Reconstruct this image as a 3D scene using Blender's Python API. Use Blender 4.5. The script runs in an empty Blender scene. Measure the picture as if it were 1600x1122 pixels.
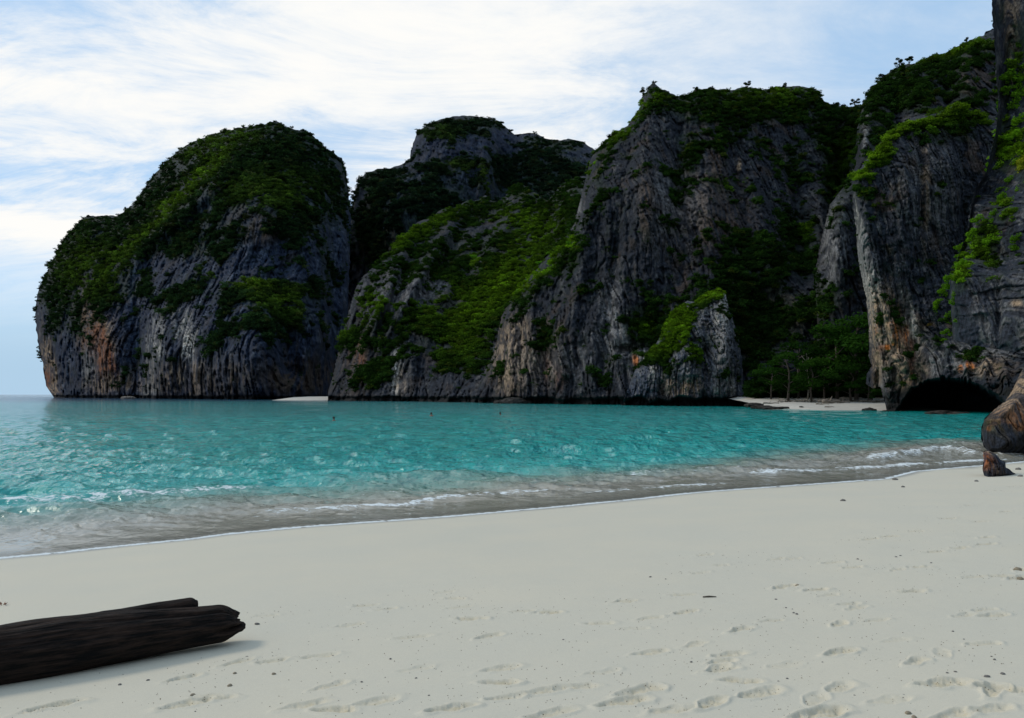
import bpy, math, random
import numpy as np
from mathutils import Vector, Matrix, Euler

random.seed(7)
rng = np.random.default_rng(7)
sc = bpy.context.scene
COL = sc.collection

# ------------------------------------------------------------------ camera
W0, H0 = 1600.0, 1122.0          # size of the photograph, used for measuring only
F = 1256.0                       # focal length in photograph pixels
HY = 616.5                       # row of the sea horizon
ZC = 2.6                         # eye height above the sea
cam_d = bpy.data.cameras.new('camera')
cam = bpy.data.objects.new('camera', cam_d)
COL.objects.link(cam)
cam.location = (0, 0, ZC)
cam.rotation_euler = (math.radians(90), 0, 0)
cam_d.sensor_width = 36.0
cam_d.lens = 36.0 * F / W0
cam_d.shift_y = (HY - H0 / 2) / W0
cam_d.clip_start = 0.1
cam_d.clip_end = 30000
sc.camera = cam

# ------------------------------------------------------------------ light
SUN_AZ = -68.0                   # degrees from the view direction, minus is left
SUN_EL = 38.0
SKY_STRENGTH = 0.10
world = bpy.data.worlds.new('World')
sc.world = world
world.use_nodes = True


def build_world():
    nt = world.node_tree
    N, L = nt.nodes, nt.links
    N.clear()
    out = N.new('ShaderNodeOutputWorld')
    bg = N.new('ShaderNodeBackground')
    bg.inputs['Strength'].default_value = SKY_STRENGTH
    L.new(bg.outputs[0], out.inputs[0])
    sky = N.new('ShaderNodeTexSky')
    sky.sky_type = 'NISHITA'
    sky.sun_disc = False
    sky.sun_elevation = math.radians(SUN_EL)
    sky.sun_rotation = math.radians(SUN_AZ)
    sky.air_density = 1.0
    sky.dust_density = 0.3
    sky.ozone_density = 1.0
    tc = N.new('ShaderNodeTexCoord')
    sep = N.new('ShaderNodeSeparateXYZ')
    L.new(tc.outputs['Generated'], sep.inputs[0])

    def math_(op, a, b=None, clamp=False):
        n = N.new('ShaderNodeMath'); n.operation = op; n.use_clamp = clamp
        for i, v in enumerate((a, b)):
            if v is None: continue
            if isinstance(v, (int, float)): n.inputs[i].default_value = v
            else: L.new(v, n.inputs[i])
        return n.outputs[0]

    def ramp(v, a, b, lo=0.0, hi=1.0):
        n = N.new('ShaderNodeMapRange'); n.interpolation_type = 'SMOOTHSTEP'
        L.new(v, n.inputs['Value'])
        n.inputs['From Min'].default_value = a; n.inputs['From Max'].default_value = b
        n.inputs['To Min'].default_value = lo; n.inputs['To Max'].default_value = hi
        return n.outputs[0]
    z = math_('MAXIMUM', sep.outputs['Z'], 0.0)
    den = math_('ADD', z, 0.16)
    u = math_('DIVIDE', sep.outputs['X'], den)
    v = math_('DIVIDE', sep.outputs['Y'], den)
    comb = N.new('ShaderNodeCombineXYZ')
    L.new(u, comb.inputs[0]); L.new(v, comb.inputs[1])

    def noise(scale, detail, rough, dist, loc, stretch=(1, 1, 1), rot=0):
        mp = N.new('ShaderNodeMapping')
        mp.inputs['Location'].default_value = loc
        mp.inputs['Scale'].default_value = stretch
        mp.inputs['Rotation'].default_value = (0, 0, rot)
        L.new(comb.outputs[0], mp.inputs[0])
        n = N.new('ShaderNodeTexNoise')
        n.inputs['Scale'].default_value = scale
        n.inputs['Detail'].default_value = detail
        n.inputs['Roughness'].default_value = rough
        n.inputs['Distortion'].default_value = dist
        L.new(mp.outputs[0], n.inputs['Vector'])
        return n.outputs['Fac']
    big = noise(0.62, 10, 0.60, 0.35, (3.1, 1.7, 0), (0.85, 1.3, 1), 0.35)
    wisp = noise(1.9, 12, 0.70, 0.9, (8.3, 4.1, 0), (0.8, 1.6, 1), -0.45)
    s = math_('ADD', math_('MULTIPLY', big, 0.68), math_('MULTIPLY', wisp, 0.32))
    # thicker banks in the west, a clear strip above the sea
    west = ramp(sep.outputs['X'], -0.15, -0.5)
    low = ramp(sep.outputs['Z'], 0.14, 0.19)
    high = ramp(sep.outputs['Z'], 0.42, 0.30)
    thick = math_('MULTIPLY', west, math_('MULTIPLY', math_('MULTIPLY', low, high), 0.075))
    s2 = math_('ADD', s, thick)
    s2 = math_('SUBTRACT', s2, ramp(sep.outputs['Z'], 0.17, 0.12, 0.0, 0.16))
    s2 = math_('SUBTRACT', s2, ramp(sep.outputs['X'], 0.0, 0.4, 0.0, 0.12))
    mask = ramp(s2, 0.47, 0.62)
    dot = N.new('ShaderNodeVectorMath'); dot.operation = 'DOT_PRODUCT'
    az, el = math.radians(SUN_AZ), math.radians(SUN_EL)
    dot.inputs[1].default_value = (math.sin(az) * math.cos(el), math.cos(az) * math.cos(el), math.sin(el))
    L.new(tc.outputs['Generated'], dot.inputs[0])
    # cloud scatters more light on the sunny side of the sky
    lit = ramp(dot.outputs['Value'], -0.75, 0.15, 0.22, 1.0)

    def tint(c):
        v_ = N.new('ShaderNodeVectorMath'); v_.operation = 'SCALE'; v_.inputs[0].default_value = c
        L.new(lit, v_.inputs['Scale']); return v_.outputs[0]

    def mix(f, a, b):
        n = N.new('ShaderNodeMixRGB')
        if isinstance(f, float): n.inputs[0].default_value = f
        else: L.new(f, n.inputs[0])
        L.new(a, n.inputs[1]); L.new(b, n.inputs[2]); return n.outputs[0]
    veil_c = tint((4.9, 7.3, 10.2))
    white_c = tint((10.0, 9.9, 9.6))
    haze_c = tint((4.3, 6.2, 8.0))
    hz = ramp(sep.outputs['Z'], 0.14, 0.02, 0.0, 0.95)
    base = mix(0.72, sky.outputs[0], veil_c)
    base = mix(hz, base, haze_c)
    soft = ramp(s, 0.42, 0.60, 0.0, 0.75)
    soft = math_('MULTIPLY', soft, ramp(sep.outputs['Z'], 0.04, 0.20))
    soft = math_('MULTIPLY', soft, ramp(sep.outputs['X'], 0.55, 0.05, 0.35, 1.0))
    base = mix(soft, base, white_c)
    mx2 = N.new('ShaderNodeMixRGB')
    L.new(mask, mx2.inputs[0]); L.new(base, mx2.inputs[1]); L.new(white_c, mx2.inputs[2])
    L.new(mx2.outputs[0], bg.inputs['Color'])


build_world()
sun_d = bpy.data.lights.new('sun', 'SUN')
sun_d.energy = 1.5
sun_d.angle = math.radians(12)
sun_d.color = (1.0, 0.90, 0.76)
sun = bpy.data.objects.new('sun', sun_d)
COL.objects.link(sun)
_az, _el = math.radians(SUN_AZ), math.radians(SUN_EL)
SUN_DIR = Vector((math.sin(_az) * math.cos(_el), math.cos(_az) * math.cos(_el), math.sin(_el)))
sun.rotation_euler = SUN_DIR.to_track_quat('Z', 'Y').to_euler()
sc.view_settings.view_transform = 'Standard'
sc.view_settings.look = 'None'
sc.view_settings.exposure = 0.0
sc.view_settings.gamma = 1.0
sc.view_settings.use_curve_mapping = False
sc.cycles.max_bounces = 8
sc.cycles.diffuse_bounces = 3
sc.cycles.glossy_bounces = 3
sc.cycles.transparent_max_bounces = 8
sc.cycles.use_denoising = True

# ------------------------------------------------------------------ maths


def sstep(a, b, x):
    t = np.clip((x - a) / (b - a), 0, 1)
    return t * t * (3 - 2 * t)


_perm = np.random.default_rng(11).permutation(256).astype(np.int32)
_perm = np.concatenate([_perm, _perm, _perm])
_g = np.random.default_rng(12).normal(size=(256, 3)).astype(np.float32)
_g /= np.linalg.norm(_g, axis=1)[:, None]


def perlin(x, y, z):
    x = np.asarray(x, np.float32); y = np.asarray(y, np.float32); z = np.asarray(z, np.float32)
    xi = np.floor(x).astype(np.int32); yi = np.floor(y).astype(np.int32); zi = np.floor(z).astype(np.int32)
    xf = x - xi; yf = y - yi; zf = z - zi
    xi &= 255; yi &= 255; zi &= 255
    u = xf * xf * xf * (xf * (xf * 6 - 15) + 10)
    v = yf * yf * yf * (yf * (yf * 6 - 15) + 10)
    w = zf * zf * zf * (zf * (zf * 6 - 15) + 10)
    res = 0
    for dx in (0, 1):
        wx = u if dx else 1 - u
        hx = _perm[xi + dx]
        for dy in (0, 1):
            wy = v if dy else 1 - v
            hy = _perm[hx + ((yi + dy) & 255)]
            for dz in (0, 1):
                wz = w if dz else 1 - w
                h = _perm[hy + ((zi + dz) & 255)]
                g = _g[h]
                res = res + wx * wy * wz * (g[..., 0] * (xf - dx) + g[..., 1] * (yf - dy) + g[..., 2] * (zf - dz))
    return res * 1.5


def fbm(x, y, z, octv=4, gain=0.5, lac=2.03):
    a, s, t = 1.0, 0.0, 0.0
    for i in range(octv):
        s = s + a * perlin(x + 17.3 * i, y + 5.1 * i, z + 9.7 * i)
        t += a; a *= gain
        x = x * lac; y = y * lac; z = z * lac
    return s / t


def ridged(x, y, z, octv=3, gain=0.5):
    a, s, t = 1.0, 0.0, 0.0
    for i in range(octv):
        n = 1 - np.abs(perlin(x + 7.7 * i, y + 3.1 * i, z + 1.9 * i)) * 1.9
        s = s + a * n
        t += a; a *= gain
        x = x * 2.07; y = y * 2.07; z = z * 2.07
    return s / t                     # ~ -0.5 .. 1, sharp crests at 1


def pw(x, y, Y):
    """photograph pixel + distance -> world point"""
    return np.stack([(x - W0 / 2) * Y / F, Y + 0 * x, ZC + (HY - y) * Y / F], -1)


def tps(ctrl):
    c = np.array(ctrl, float)
    P = c[:, :2] / 100.0; v = c[:, 2]
    n = len(P)
    d2 = ((P[:, None] - P[None]) ** 2).sum(-1)
    K = 0.5 * d2 * np.log(d2 + 1e-9) + np.eye(n) * 0.02
    A = np.zeros((n + 3, n + 3)); A[:n, :n] = K
    A[:n, n] = 1; A[:n, n + 1:] = P; A[n, :n] = 1; A[n + 1:, :n] = P.T
    w = np.linalg.solve(A, np.concatenate([v, [0, 0, 0]]))

    def f(x, y):
        x = np.asarray(x) / 100.0; y = np.asarray(y) / 100.0
        s = w[n] + w[n + 1] * x + w[n + 2] * y
        for i in range(n):
            d = (x - P[i, 0]) ** 2 + (y - P[i, 1]) ** 2
            s = s + w[i] * 0.5 * d * np.log(d + 1e-9)
        return s
    return f


def seg_dist(px, py, poly, closed=True):
    """distance and nearest point to a polyline"""
    poly = np.asarray(poly, float)
    n = len(poly)
    best = np.full(px.shape, 1e18); bx = np.zeros(px.shape); by = np.zeros(px.shape)
    for i in range(n if closed else n - 1):
        a = poly[i]; b = poly[(i + 1) % n]
        d = b - a; l2 = max((d * d).sum(), 1e-12)
        t = np.clip(((px - a[0]) * d[0] + (py - a[1]) * d[1]) / l2, 0, 1)
        qx = a[0] + t * d[0]; qy = a[1] + t * d[1]
        dd = (px - qx) ** 2 + (py - qy) ** 2
        m = dd < best
        best = np.where(m, dd, best); bx = np.where(m, qx, bx); by = np.where(m, qy, by)
    return np.sqrt(best), bx, by


def inside(px, py, poly):
    poly = np.asarray(poly, float)
    r = np.zeros(px.shape, bool)
    n = len(poly)
    for i in range(n):
        x1, y1 = poly[i]; x2, y2 = poly[(i + 1) % n]
        if y1 == y2: continue
        c = ((y1 > py) != (y2 > py)) & (px < (x2 - x1) * (py - y1) / (y2 - y1) + x1)
        r ^= c
    return r


# ------------------------------------------------------------------ mesh helpers
def mesh_np(name, V, Q, mat=None, smooth=True, cols=None, attrs=None):
    """quads (or tris) from numpy arrays"""
    me = bpy.data.meshes.new(name)
    V = np.ascontiguousarray(V, np.float32); Q = np.ascontiguousarray(Q, np.int32)
    k = Q.shape[1]
    me.vertices.add(len(V)); me.vertices.foreach_set('co', V.ravel())
    me.loops.add(Q.size); me.loops.foreach_set('vertex_index', Q.ravel())
    me.polygons.add(len(Q))
    me.polygons.foreach_set('loop_start', np.arange(len(Q), dtype=np.int32) * k)
    me.polygons.foreach_set('loop_total', np.full(len(Q), k, np.int32))
    me.update(calc_edges=True)
    me.polygons.foreach_set('use_smooth', np.full(len(Q), smooth, bool))
    if cols is not None:
        a = me.attributes.new('tone', 'FLOAT_COLOR', 'POINT')
        c = np.ones((len(V), 4), np.float32); c[:, :3] = cols
        a.data.foreach_set('color', c.ravel())
    for nm, arr in (attrs or {}).items():
        a = me.attributes.new(nm, 'FLOAT', 'POINT')
        a.data.foreach_set('value', np.ascontiguousarray(arr, np.float32))
    if mat: me.materials.append(mat)
    return me


def link(name, me, parent=None, loc=None, **props):
    o = bpy.data.objects.new(name, me)
    COL.objects.link(o)
    if parent is not None: o.parent = parent
    if loc is not None: o.location = loc
    for k, v in props.items():
        if v is not None: o[k] = v
    return o


def grid_quads(idx):
    """idx: 2D array of vertex indices (-1 = none)"""
    a = idx[:-1, :-1]; b = idx[:-1, 1:]; c = idx[1:, 1:]; d = idx[1:, :-1]
    ok = (a >= 0) & (b >= 0) & (c >= 0) & (d >= 0)
    return np.stack([a[ok], d[ok], c[ok], b[ok]], -1)


class MB:
    def __init__(s): s.v = []; s.f = []

    def add(s, V, Fc):
        o = len(s.v); s.v.extend([tuple(map(float, p)) for p in V]); s.f.extend([tuple(int(i) + o for i in f) for f in Fc])

    def tube(s, pts, rad, n=8, squash=1.0):
        pts = [Vector(p) for p in pts]; V = []; Fc = []
        for i, p in enumerate(pts):
            d = (pts[min(i + 1, len(pts) - 1)] - pts[max(i - 1, 0)]).normalized()
            ref = Vector((0, 0, 1)) if abs(d.z) < 0.9 else Vector((1, 0, 0))
            a = d.cross(ref).normalized(); b = a.cross(d)
            for k in range(n):
                t = 2 * math.pi * k / n
                V.append(p + a * math.cos(t) * rad[i] + b * math.sin(t) * rad[i] * squash)
        for i in range(len(pts) - 1):
            for k in range(n):
                k2 = (k + 1) % n
                Fc.append((i * n + k, i * n + k2, (i + 1) * n + k2, (i + 1) * n + k))
        Fc.append(tuple(range(n))[::-1]); Fc.append(tuple((len(pts) - 1) * n + k for k in range(n)))
        s.add(V, Fc)

    def mesh(s, name, mat, smooth=True):
        me = bpy.data.meshes.new(name)
        me.from_pydata(s.v, [], s.f); me.update()
        me.polygons.foreach_set('use_smooth', [smooth] * len(me.polygons))
        if mat: me.materials.append(mat)
        return me


# ------------------------------------------------------------------ materials
def new_mat(name):
    m = bpy.data.materials.new(name); m.use_nodes = True
    nt = m.node_tree; nt.nodes.clear()
    out = nt.nodes.new('ShaderNodeOutputMaterial')
    return m, nt, nt.nodes, nt.links, out


def n_noise(N, L, vec, scale, detail=4, rough=0.6, stretch=None):
    if stretch:
        mp = N.new('ShaderNodeMapping'); mp.inputs['Scale'].default_value = stretch
        L.new(vec, mp.inputs[0]); vec = mp.outputs[0]
    n = N.new('ShaderNodeTexNoise')
    n.inputs['Scale'].default_value = scale; n.inputs['Detail'].default_value = detail; n.inputs['Roughness'].default_value = rough
    L.new(vec, n.inputs['Vector'])
    return n.outputs['Fac']


def n_range(N, L, v, a, b, lo, hi):
    n = N.new('ShaderNodeMapRange'); L.new(v, n.inputs['Value'])
    n.inputs['From Min'].default_value = a; n.inputs['From Max'].default_value = b
    n.inputs['To Min'].default_value = lo; n.inputs['To Max'].default_value = hi
    return n.outputs[0]


def rock_mat(name, s, bump=0.9):
    """weathered karst limestone; s = size in metres of the finest flutes"""
    m, nt, N, L, out = new_mat(name)
    bs = N.new('ShaderNodeBsdfPrincipled'); L.new(bs.outputs[0], out.inputs[0])
    bs.inputs['Roughness'].default_value = 0.9
    bs.inputs['Specular IOR Level'].default_value = 0.15
    at = N.new('ShaderNodeAttribute'); at.attribute_name = 'tone'
    g = N.new('ShaderNodeNewGeometry'); pos = g.outputs['Position']
    a = n_noise(N, L, pos, 1.0 / s, 5, 0.65, (1, 1, 0.3))
    b = n_noise(N, L, pos, 4.0 / s, 4, 0.7, (1, 1, 0.6))
    fa = n_range(N, L, a, 0.33, 0.67, 0.25, 2.0)
    fb = n_range(N, L, b, 0.3, 0.7, 0.7, 1.35)
    mm = N.new('ShaderNodeMath'); mm.operation = 'MULTIPLY'; L.new(fa, mm.inputs[0]); L.new(fb, mm.inputs[1])
    vm = N.new('ShaderNodeVectorMath'); vm.operation = 'SCALE'
    L.new(at.outputs['Color'], vm.inputs[0]); L.new(mm.outputs[0], vm.inputs['Scale'])
    L.new(vm.outputs[0], bs.inputs['Base Color'])
    bp = N.new('ShaderNodeBump'); bp.inputs['Strength'].default_value = bump; bp.inputs['Distance'].default_value = s * 0.35
    ad = N.new('ShaderNodeMath'); ad.operation = 'ADD'; L.new(a, ad.inputs[0])
    hb = N.new('ShaderNodeMath'); hb.operation = 'MULTIPLY'; hb.inputs[1].default_value = 0.3; L.new(b, hb.inputs[0]); L.new(hb.outputs[0], ad.inputs[1])
    L.new(ad.outputs[0], bp.inputs['Height']); L.new(bp.outputs[0], bs.inputs['Normal'])
    return m


def leaf_mat(name, instanced, base=(0.05, 0.10, 0.02)):
    m, nt, N, L, out = new_mat(name)
    if instanced:
        at = N.new('ShaderNodeAttribute'); at.attribute_name = 'tint'; at.attribute_type = 'INSTANCER'
    else:
        at = N.new('ShaderNodeObjectInfo')
    g = N.new('ShaderNodeNewGeometry')
    rr = n_range(N, L, g.outputs['Random Per Island'], 0, 1, 0.55, 1.5)
    vm = N.new('ShaderNodeVectorMath'); vm.operation = 'SCALE'; L.new(rr, vm.inputs['Scale'])
    L.new(at.outputs['Color'], vm.inputs[0])
    df = N.new('ShaderNodeBsdfDiffuse'); L.new(vm.outputs[0], df.inputs[0])
    tr = N.new('ShaderNodeBsdfTranslucent')
    v2 = N.new('ShaderNodeVectorMath'); v2.operation = 'MULTIPLY'; v2.inputs[1].default_value = (1.25, 1.25, 0.6)
    L.new(vm.outputs[0], v2.inputs[0]); L.new(v2.outputs[0], tr.inputs[0])
    mx = N.new('ShaderNodeMixShader'); mx.inputs[0].default_value = 0.38
    L.new(df.outputs[0], mx.inputs[1]); L.new(tr.outputs[0], mx.inputs[2]); L.new(mx.outputs[0], out.inputs[0])
    return m


def plain_mat(name, col, rough=0.8, noise_scale=None, amp=0.5, bump=0.0, stretch=None, spec=0.2, dist=0.01):
    m, nt, N, L, out = new_mat(name)
    bs = N.new('ShaderNodeBsdfPrincipled'); L.new(bs.outputs[0], out.inputs[0])
    bs.inputs['Roughness'].default_value = rough
    bs.inputs['Specular IOR Level'].default_value = spec
    bs.inputs['Base Color'].default_value = (*col, 1)
    if noise_scale:
        tc = N.new('ShaderNodeTexCoord')
        a = n_noise(N, L, tc.outputs['Object'], noise_scale, 6, 0.65, stretch)
        fa = n_range(N, L, a, 0.3, 0.7, 1 - amp, 1 + amp)
        vm = N.new('ShaderNodeVectorMath'); vm.operation = 'SCALE'; vm.inputs[0].default_value = col
        L.new(fa, vm.inputs['Scale']); L.new(vm.outputs[0], bs.inputs['Base Color'])
        if bump:
            bp = N.new('ShaderNodeBump'); bp.inputs['Strength'].default_value = bump; bp.inputs['Distance'].default_value = dist
            L.new(a, bp.inputs['Height']); L.new(bp.outputs[0], bs.inputs['Normal'])
    return m


M_ROCK_FAR = rock_mat('limestone_far', 1.8)
M_ROCK_MID = rock_mat('limestone_mid', 0.8)
M_ROCK_NEAR = rock_mat('limestone_near', 0.42)
M_ROCK_H = rock_mat('limestone_close', 0.22)
M_BOULDER = rock_mat('boulder_rock', 0.10, 1.0)
M_LEAF_I = leaf_mat('scrub_leaves', True)
M_LEAF = leaf_mat('leaves', False)
M_BARK = plain_mat('bark', (0.09, 0.075, 0.06), 0.9, 6, 0.4)
M_BARK_PALE = plain_mat('pale_bark', (0.26, 0.24, 0.20), 0.9, 6, 0.3)

# ------------------------------------------------------------------ foliage meshes


def foliage(name, lobes, n, leaf, seed, mat, droop=0.0):
    """leaf-sized quads spread through lobes (cx,cy,cz,rx,ry,rz)"""
    r = np.random.default_rng(seed)
    lob = np.array(lobes, float)
    vol = (lob[:, 3] * lob[:, 4] * lob[:, 5]) ** 0.8
    which = r.choice(len(lob), n, p=vol / vol.sum())
    d = r.normal(size=(n, 3)); d /= np.linalg.norm(d, axis=1)[:, None]
    rad = r.uniform(0.45, 1.0, n) ** 0.5
    rad *= 1 + 0.22 * perlin(d[:, 0] * 2.3 + which, d[:, 1] * 2.3, d[:, 2] * 2.3)
    rad *= r.uniform(0.9, 1.12, n)
    d[:, 2] = np.where(d[:, 2] < -0.3, d[:, 2] * 0.5, d[:, 2])
    c = lob[which, :3] + d * rad[:, None] * lob[which, 3:6]
    nrm = d + r.normal(size=(n, 3)) * 0.55 + np.array([0, 0, 0.45])
    nrm /= np.linalg.norm(nrm, axis=1)[:, None]
    t = r.normal(size=(n, 3)); t[:, 2] -= droop
    t -= nrm * (t * nrm).sum(1)[:, None]; t /= np.linalg.norm(t, axis=1)[:, None]
    b = np.cross(nrm, t)
    L = leaf * r.uniform(0.6, 1.35, n)[:, None]
    V = np.stack([c - t * L, c + b * L * 0.55 + nrm * L * 0.12, c + t * L, c - b * L * 0.55 + nrm * L * 0.12], 1).reshape(-1, 3)
    Q = np.arange(4 * n).reshape(n, 4)
    return mesh_np(name, V, Q, mat, smooth=False)


def lobes_round(seed, k=7, spread=0.6, r0=0.42, flat=0.8):
    r = random.Random(seed)
    out = [(0, 0, 0.1, 0.55, 0.55, 0.45 * flat)]
    for i in range(k):
        a = r.uniform(0, 6.283); q = r.uniform(0.3, 1) * spread
        rr = r0 * r.uniform(0.55, 1.1)
        out.append((q * math.cos(a), q * math.sin(a), r.uniform(-0.1, 0.45) * flat, rr, rr, rr * flat))
    return out


scrub_protos = [foliage('scrub_clump', lobes_round(20 + i, 6), 170, 0.135, 30 + i, M_LEAF_I) for i in range(5)]
scrub_objs = [bpy.data.objects.new('scrub_clump', me) for me in scrub_protos]
scrub_col = bpy.data.collections.new('scrub_clumps')
for o in scrub_objs: scrub_col.objects.link(o)


def make_gn():
    ng = bpy.data.node_groups.new('scatter_scrub', 'GeometryNodeTree')
    ng.interface.new_socket('Geometry', in_out='INPUT', socket_type='NodeSocketGeometry')
    ng.interface.new_socket('Geometry', in_out='OUTPUT', socket_type='NodeSocketGeometry')
    N, L = ng.nodes, ng.links
    gi = N.new('NodeGroupInput'); go = N.new('NodeGroupOutput')
    ci = N.new('GeometryNodeCollectionInfo'); ci.inputs['Collection'].default_value = scrub_col
    ci.inputs['Separate Children'].default_value = True; ci.inputs['Reset Children'].default_value = True
    ip = N.new('GeometryNodeInstanceOnPoints')
    ip.inputs['Pick Instance'].default_value = True
    m2p = N.new('GeometryNodeMeshToPoints')
    L.new(gi.outputs[0], m2p.inputs[0]); L.new(m2p.outputs[0], ip.inputs['Points'])
    L.new(ci.outputs[0], ip.inputs['Instance'])

    def na(nm, tp):
        a = N.new('GeometryNodeInputNamedAttribute'); a.data_type = tp; a.inputs['Name'].default_value = nm
        return a.outputs['Attribute']
    L.new(na('size', 'FLOAT_VECTOR'), ip.inputs['Scale'])
    L.new(na('turn', 'FLOAT_VECTOR'), ip.inputs['Rotation'])
    L.new(na('pick', 'INT'), ip.inputs['Instance Index'])
    L.new(ip.outputs[0], go.inputs[0])
    return ng


GN = make_gn()


def scatter(name, P, size, tint, label, seed=1):
    r = np.random.default_rng(seed)
    n = len(P)
    me = bpy.data.meshes.new(name)
    me.vertices.add(n); me.vertices.foreach_set('co', np.ascontiguousarray(P, np.float32).ravel())

    def at(nm, tp, key, arr):
        a = me.attributes.new(nm, tp, 'POINT'); a.data.foreach_set(key, arr.ravel())
    sz = (size[:, None] * r.uniform(0.85, 1.15, (n, 3)) * np.array([1, 1, 0.85])).astype(np.float32)
    at('size', 'FLOAT_VECTOR', 'vector', sz)
    rot = np.stack([r.uniform(-.3, .3, n), r.uniform(-.3, .3, n), r.uniform(0, 6.28, n)], 1).astype(np.float32)
    at('turn', 'FLOAT_VECTOR', 'vector', rot)
    at('pick', 'INT', 'value', r.integers(0, len(scrub_objs), n).astype(np.int32))
    c = np.ones((n, 4), np.float32); c[:, :3] = tint
    at('tint', 'FLOAT_COLOR', 'color', c)
    me.update()
    o = link(name, me, kind='stuff', label=label, category='scrub')
    md = o.modifiers.new('scatter', 'NODES'); md.node_group = GN
    return o


# ------------------------------------------------------------------ cliffs
def roughen(poly, amp, step=3.0, seed=0, ybase=600):
    """fractal small-scale irregularity on a traced outline"""
    poly = np.array(poly, float); out = []
    n = len(poly)
    for i in range(n):
        a, b = poly[i], poly[(i + 1) % n]
        k = max(1, int(np.hypot(*(b - a)) / step))
        for j in range(k):
            out.append(a + (b - a) * j / k)
    out = np.array(out)
    x, y = out[:, 0], out[:, 1]
    f = np.clip((ybase - y) / 20.0, 0, 1)
    nx = fbm(x / 9, y / 9, seed + 0 * x, 3); ny = fbm(x / 9, y / 9, seed + 50 + 0 * x, 3)
    out[:, 0] += nx * amp * 2 * f; out[:, 1] += ny * amp * 2 * f
    return out


def blobs(x, y, lst, warp=None):
    m = np.zeros(x.shape)
    if warp is not None:
        x = x + warp[0]; y = y + warp[1]
    for b in lst:
        bx, by, rx, ry, w = b[:5]
        an = b[5] if len(b) > 5 else 0
        c, s = math.cos(an), math.sin(an)
        dx, dy = x - bx, y - by
        u = (dx * c + dy * s) / rx; v = (-dx * s + dy * c) / ry
        m = np.maximum(m, w * np.exp(-(u * u + v * v) ** 1.5 * 0.7))
    return m


COLS = dict(
    rock=np.array([0.021, 0.026, 0.037]), pale=np.array([0.125, 0.123, 0.122]), white=np.array([0.42, 0.39, 0.34]),
    rust=np.array([0.16, 0.060, 0.028]), brown=np.array([0.055, 0.038, 0.028]), tan=np.array([0.22, 0.155, 0.10]),
    black=np.array([0.010, 0.010, 0.010]), orange=np.array([0.42, 0.13, 0.025]), moss=np.array([0.010, 0.018, 0.006]))


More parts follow.
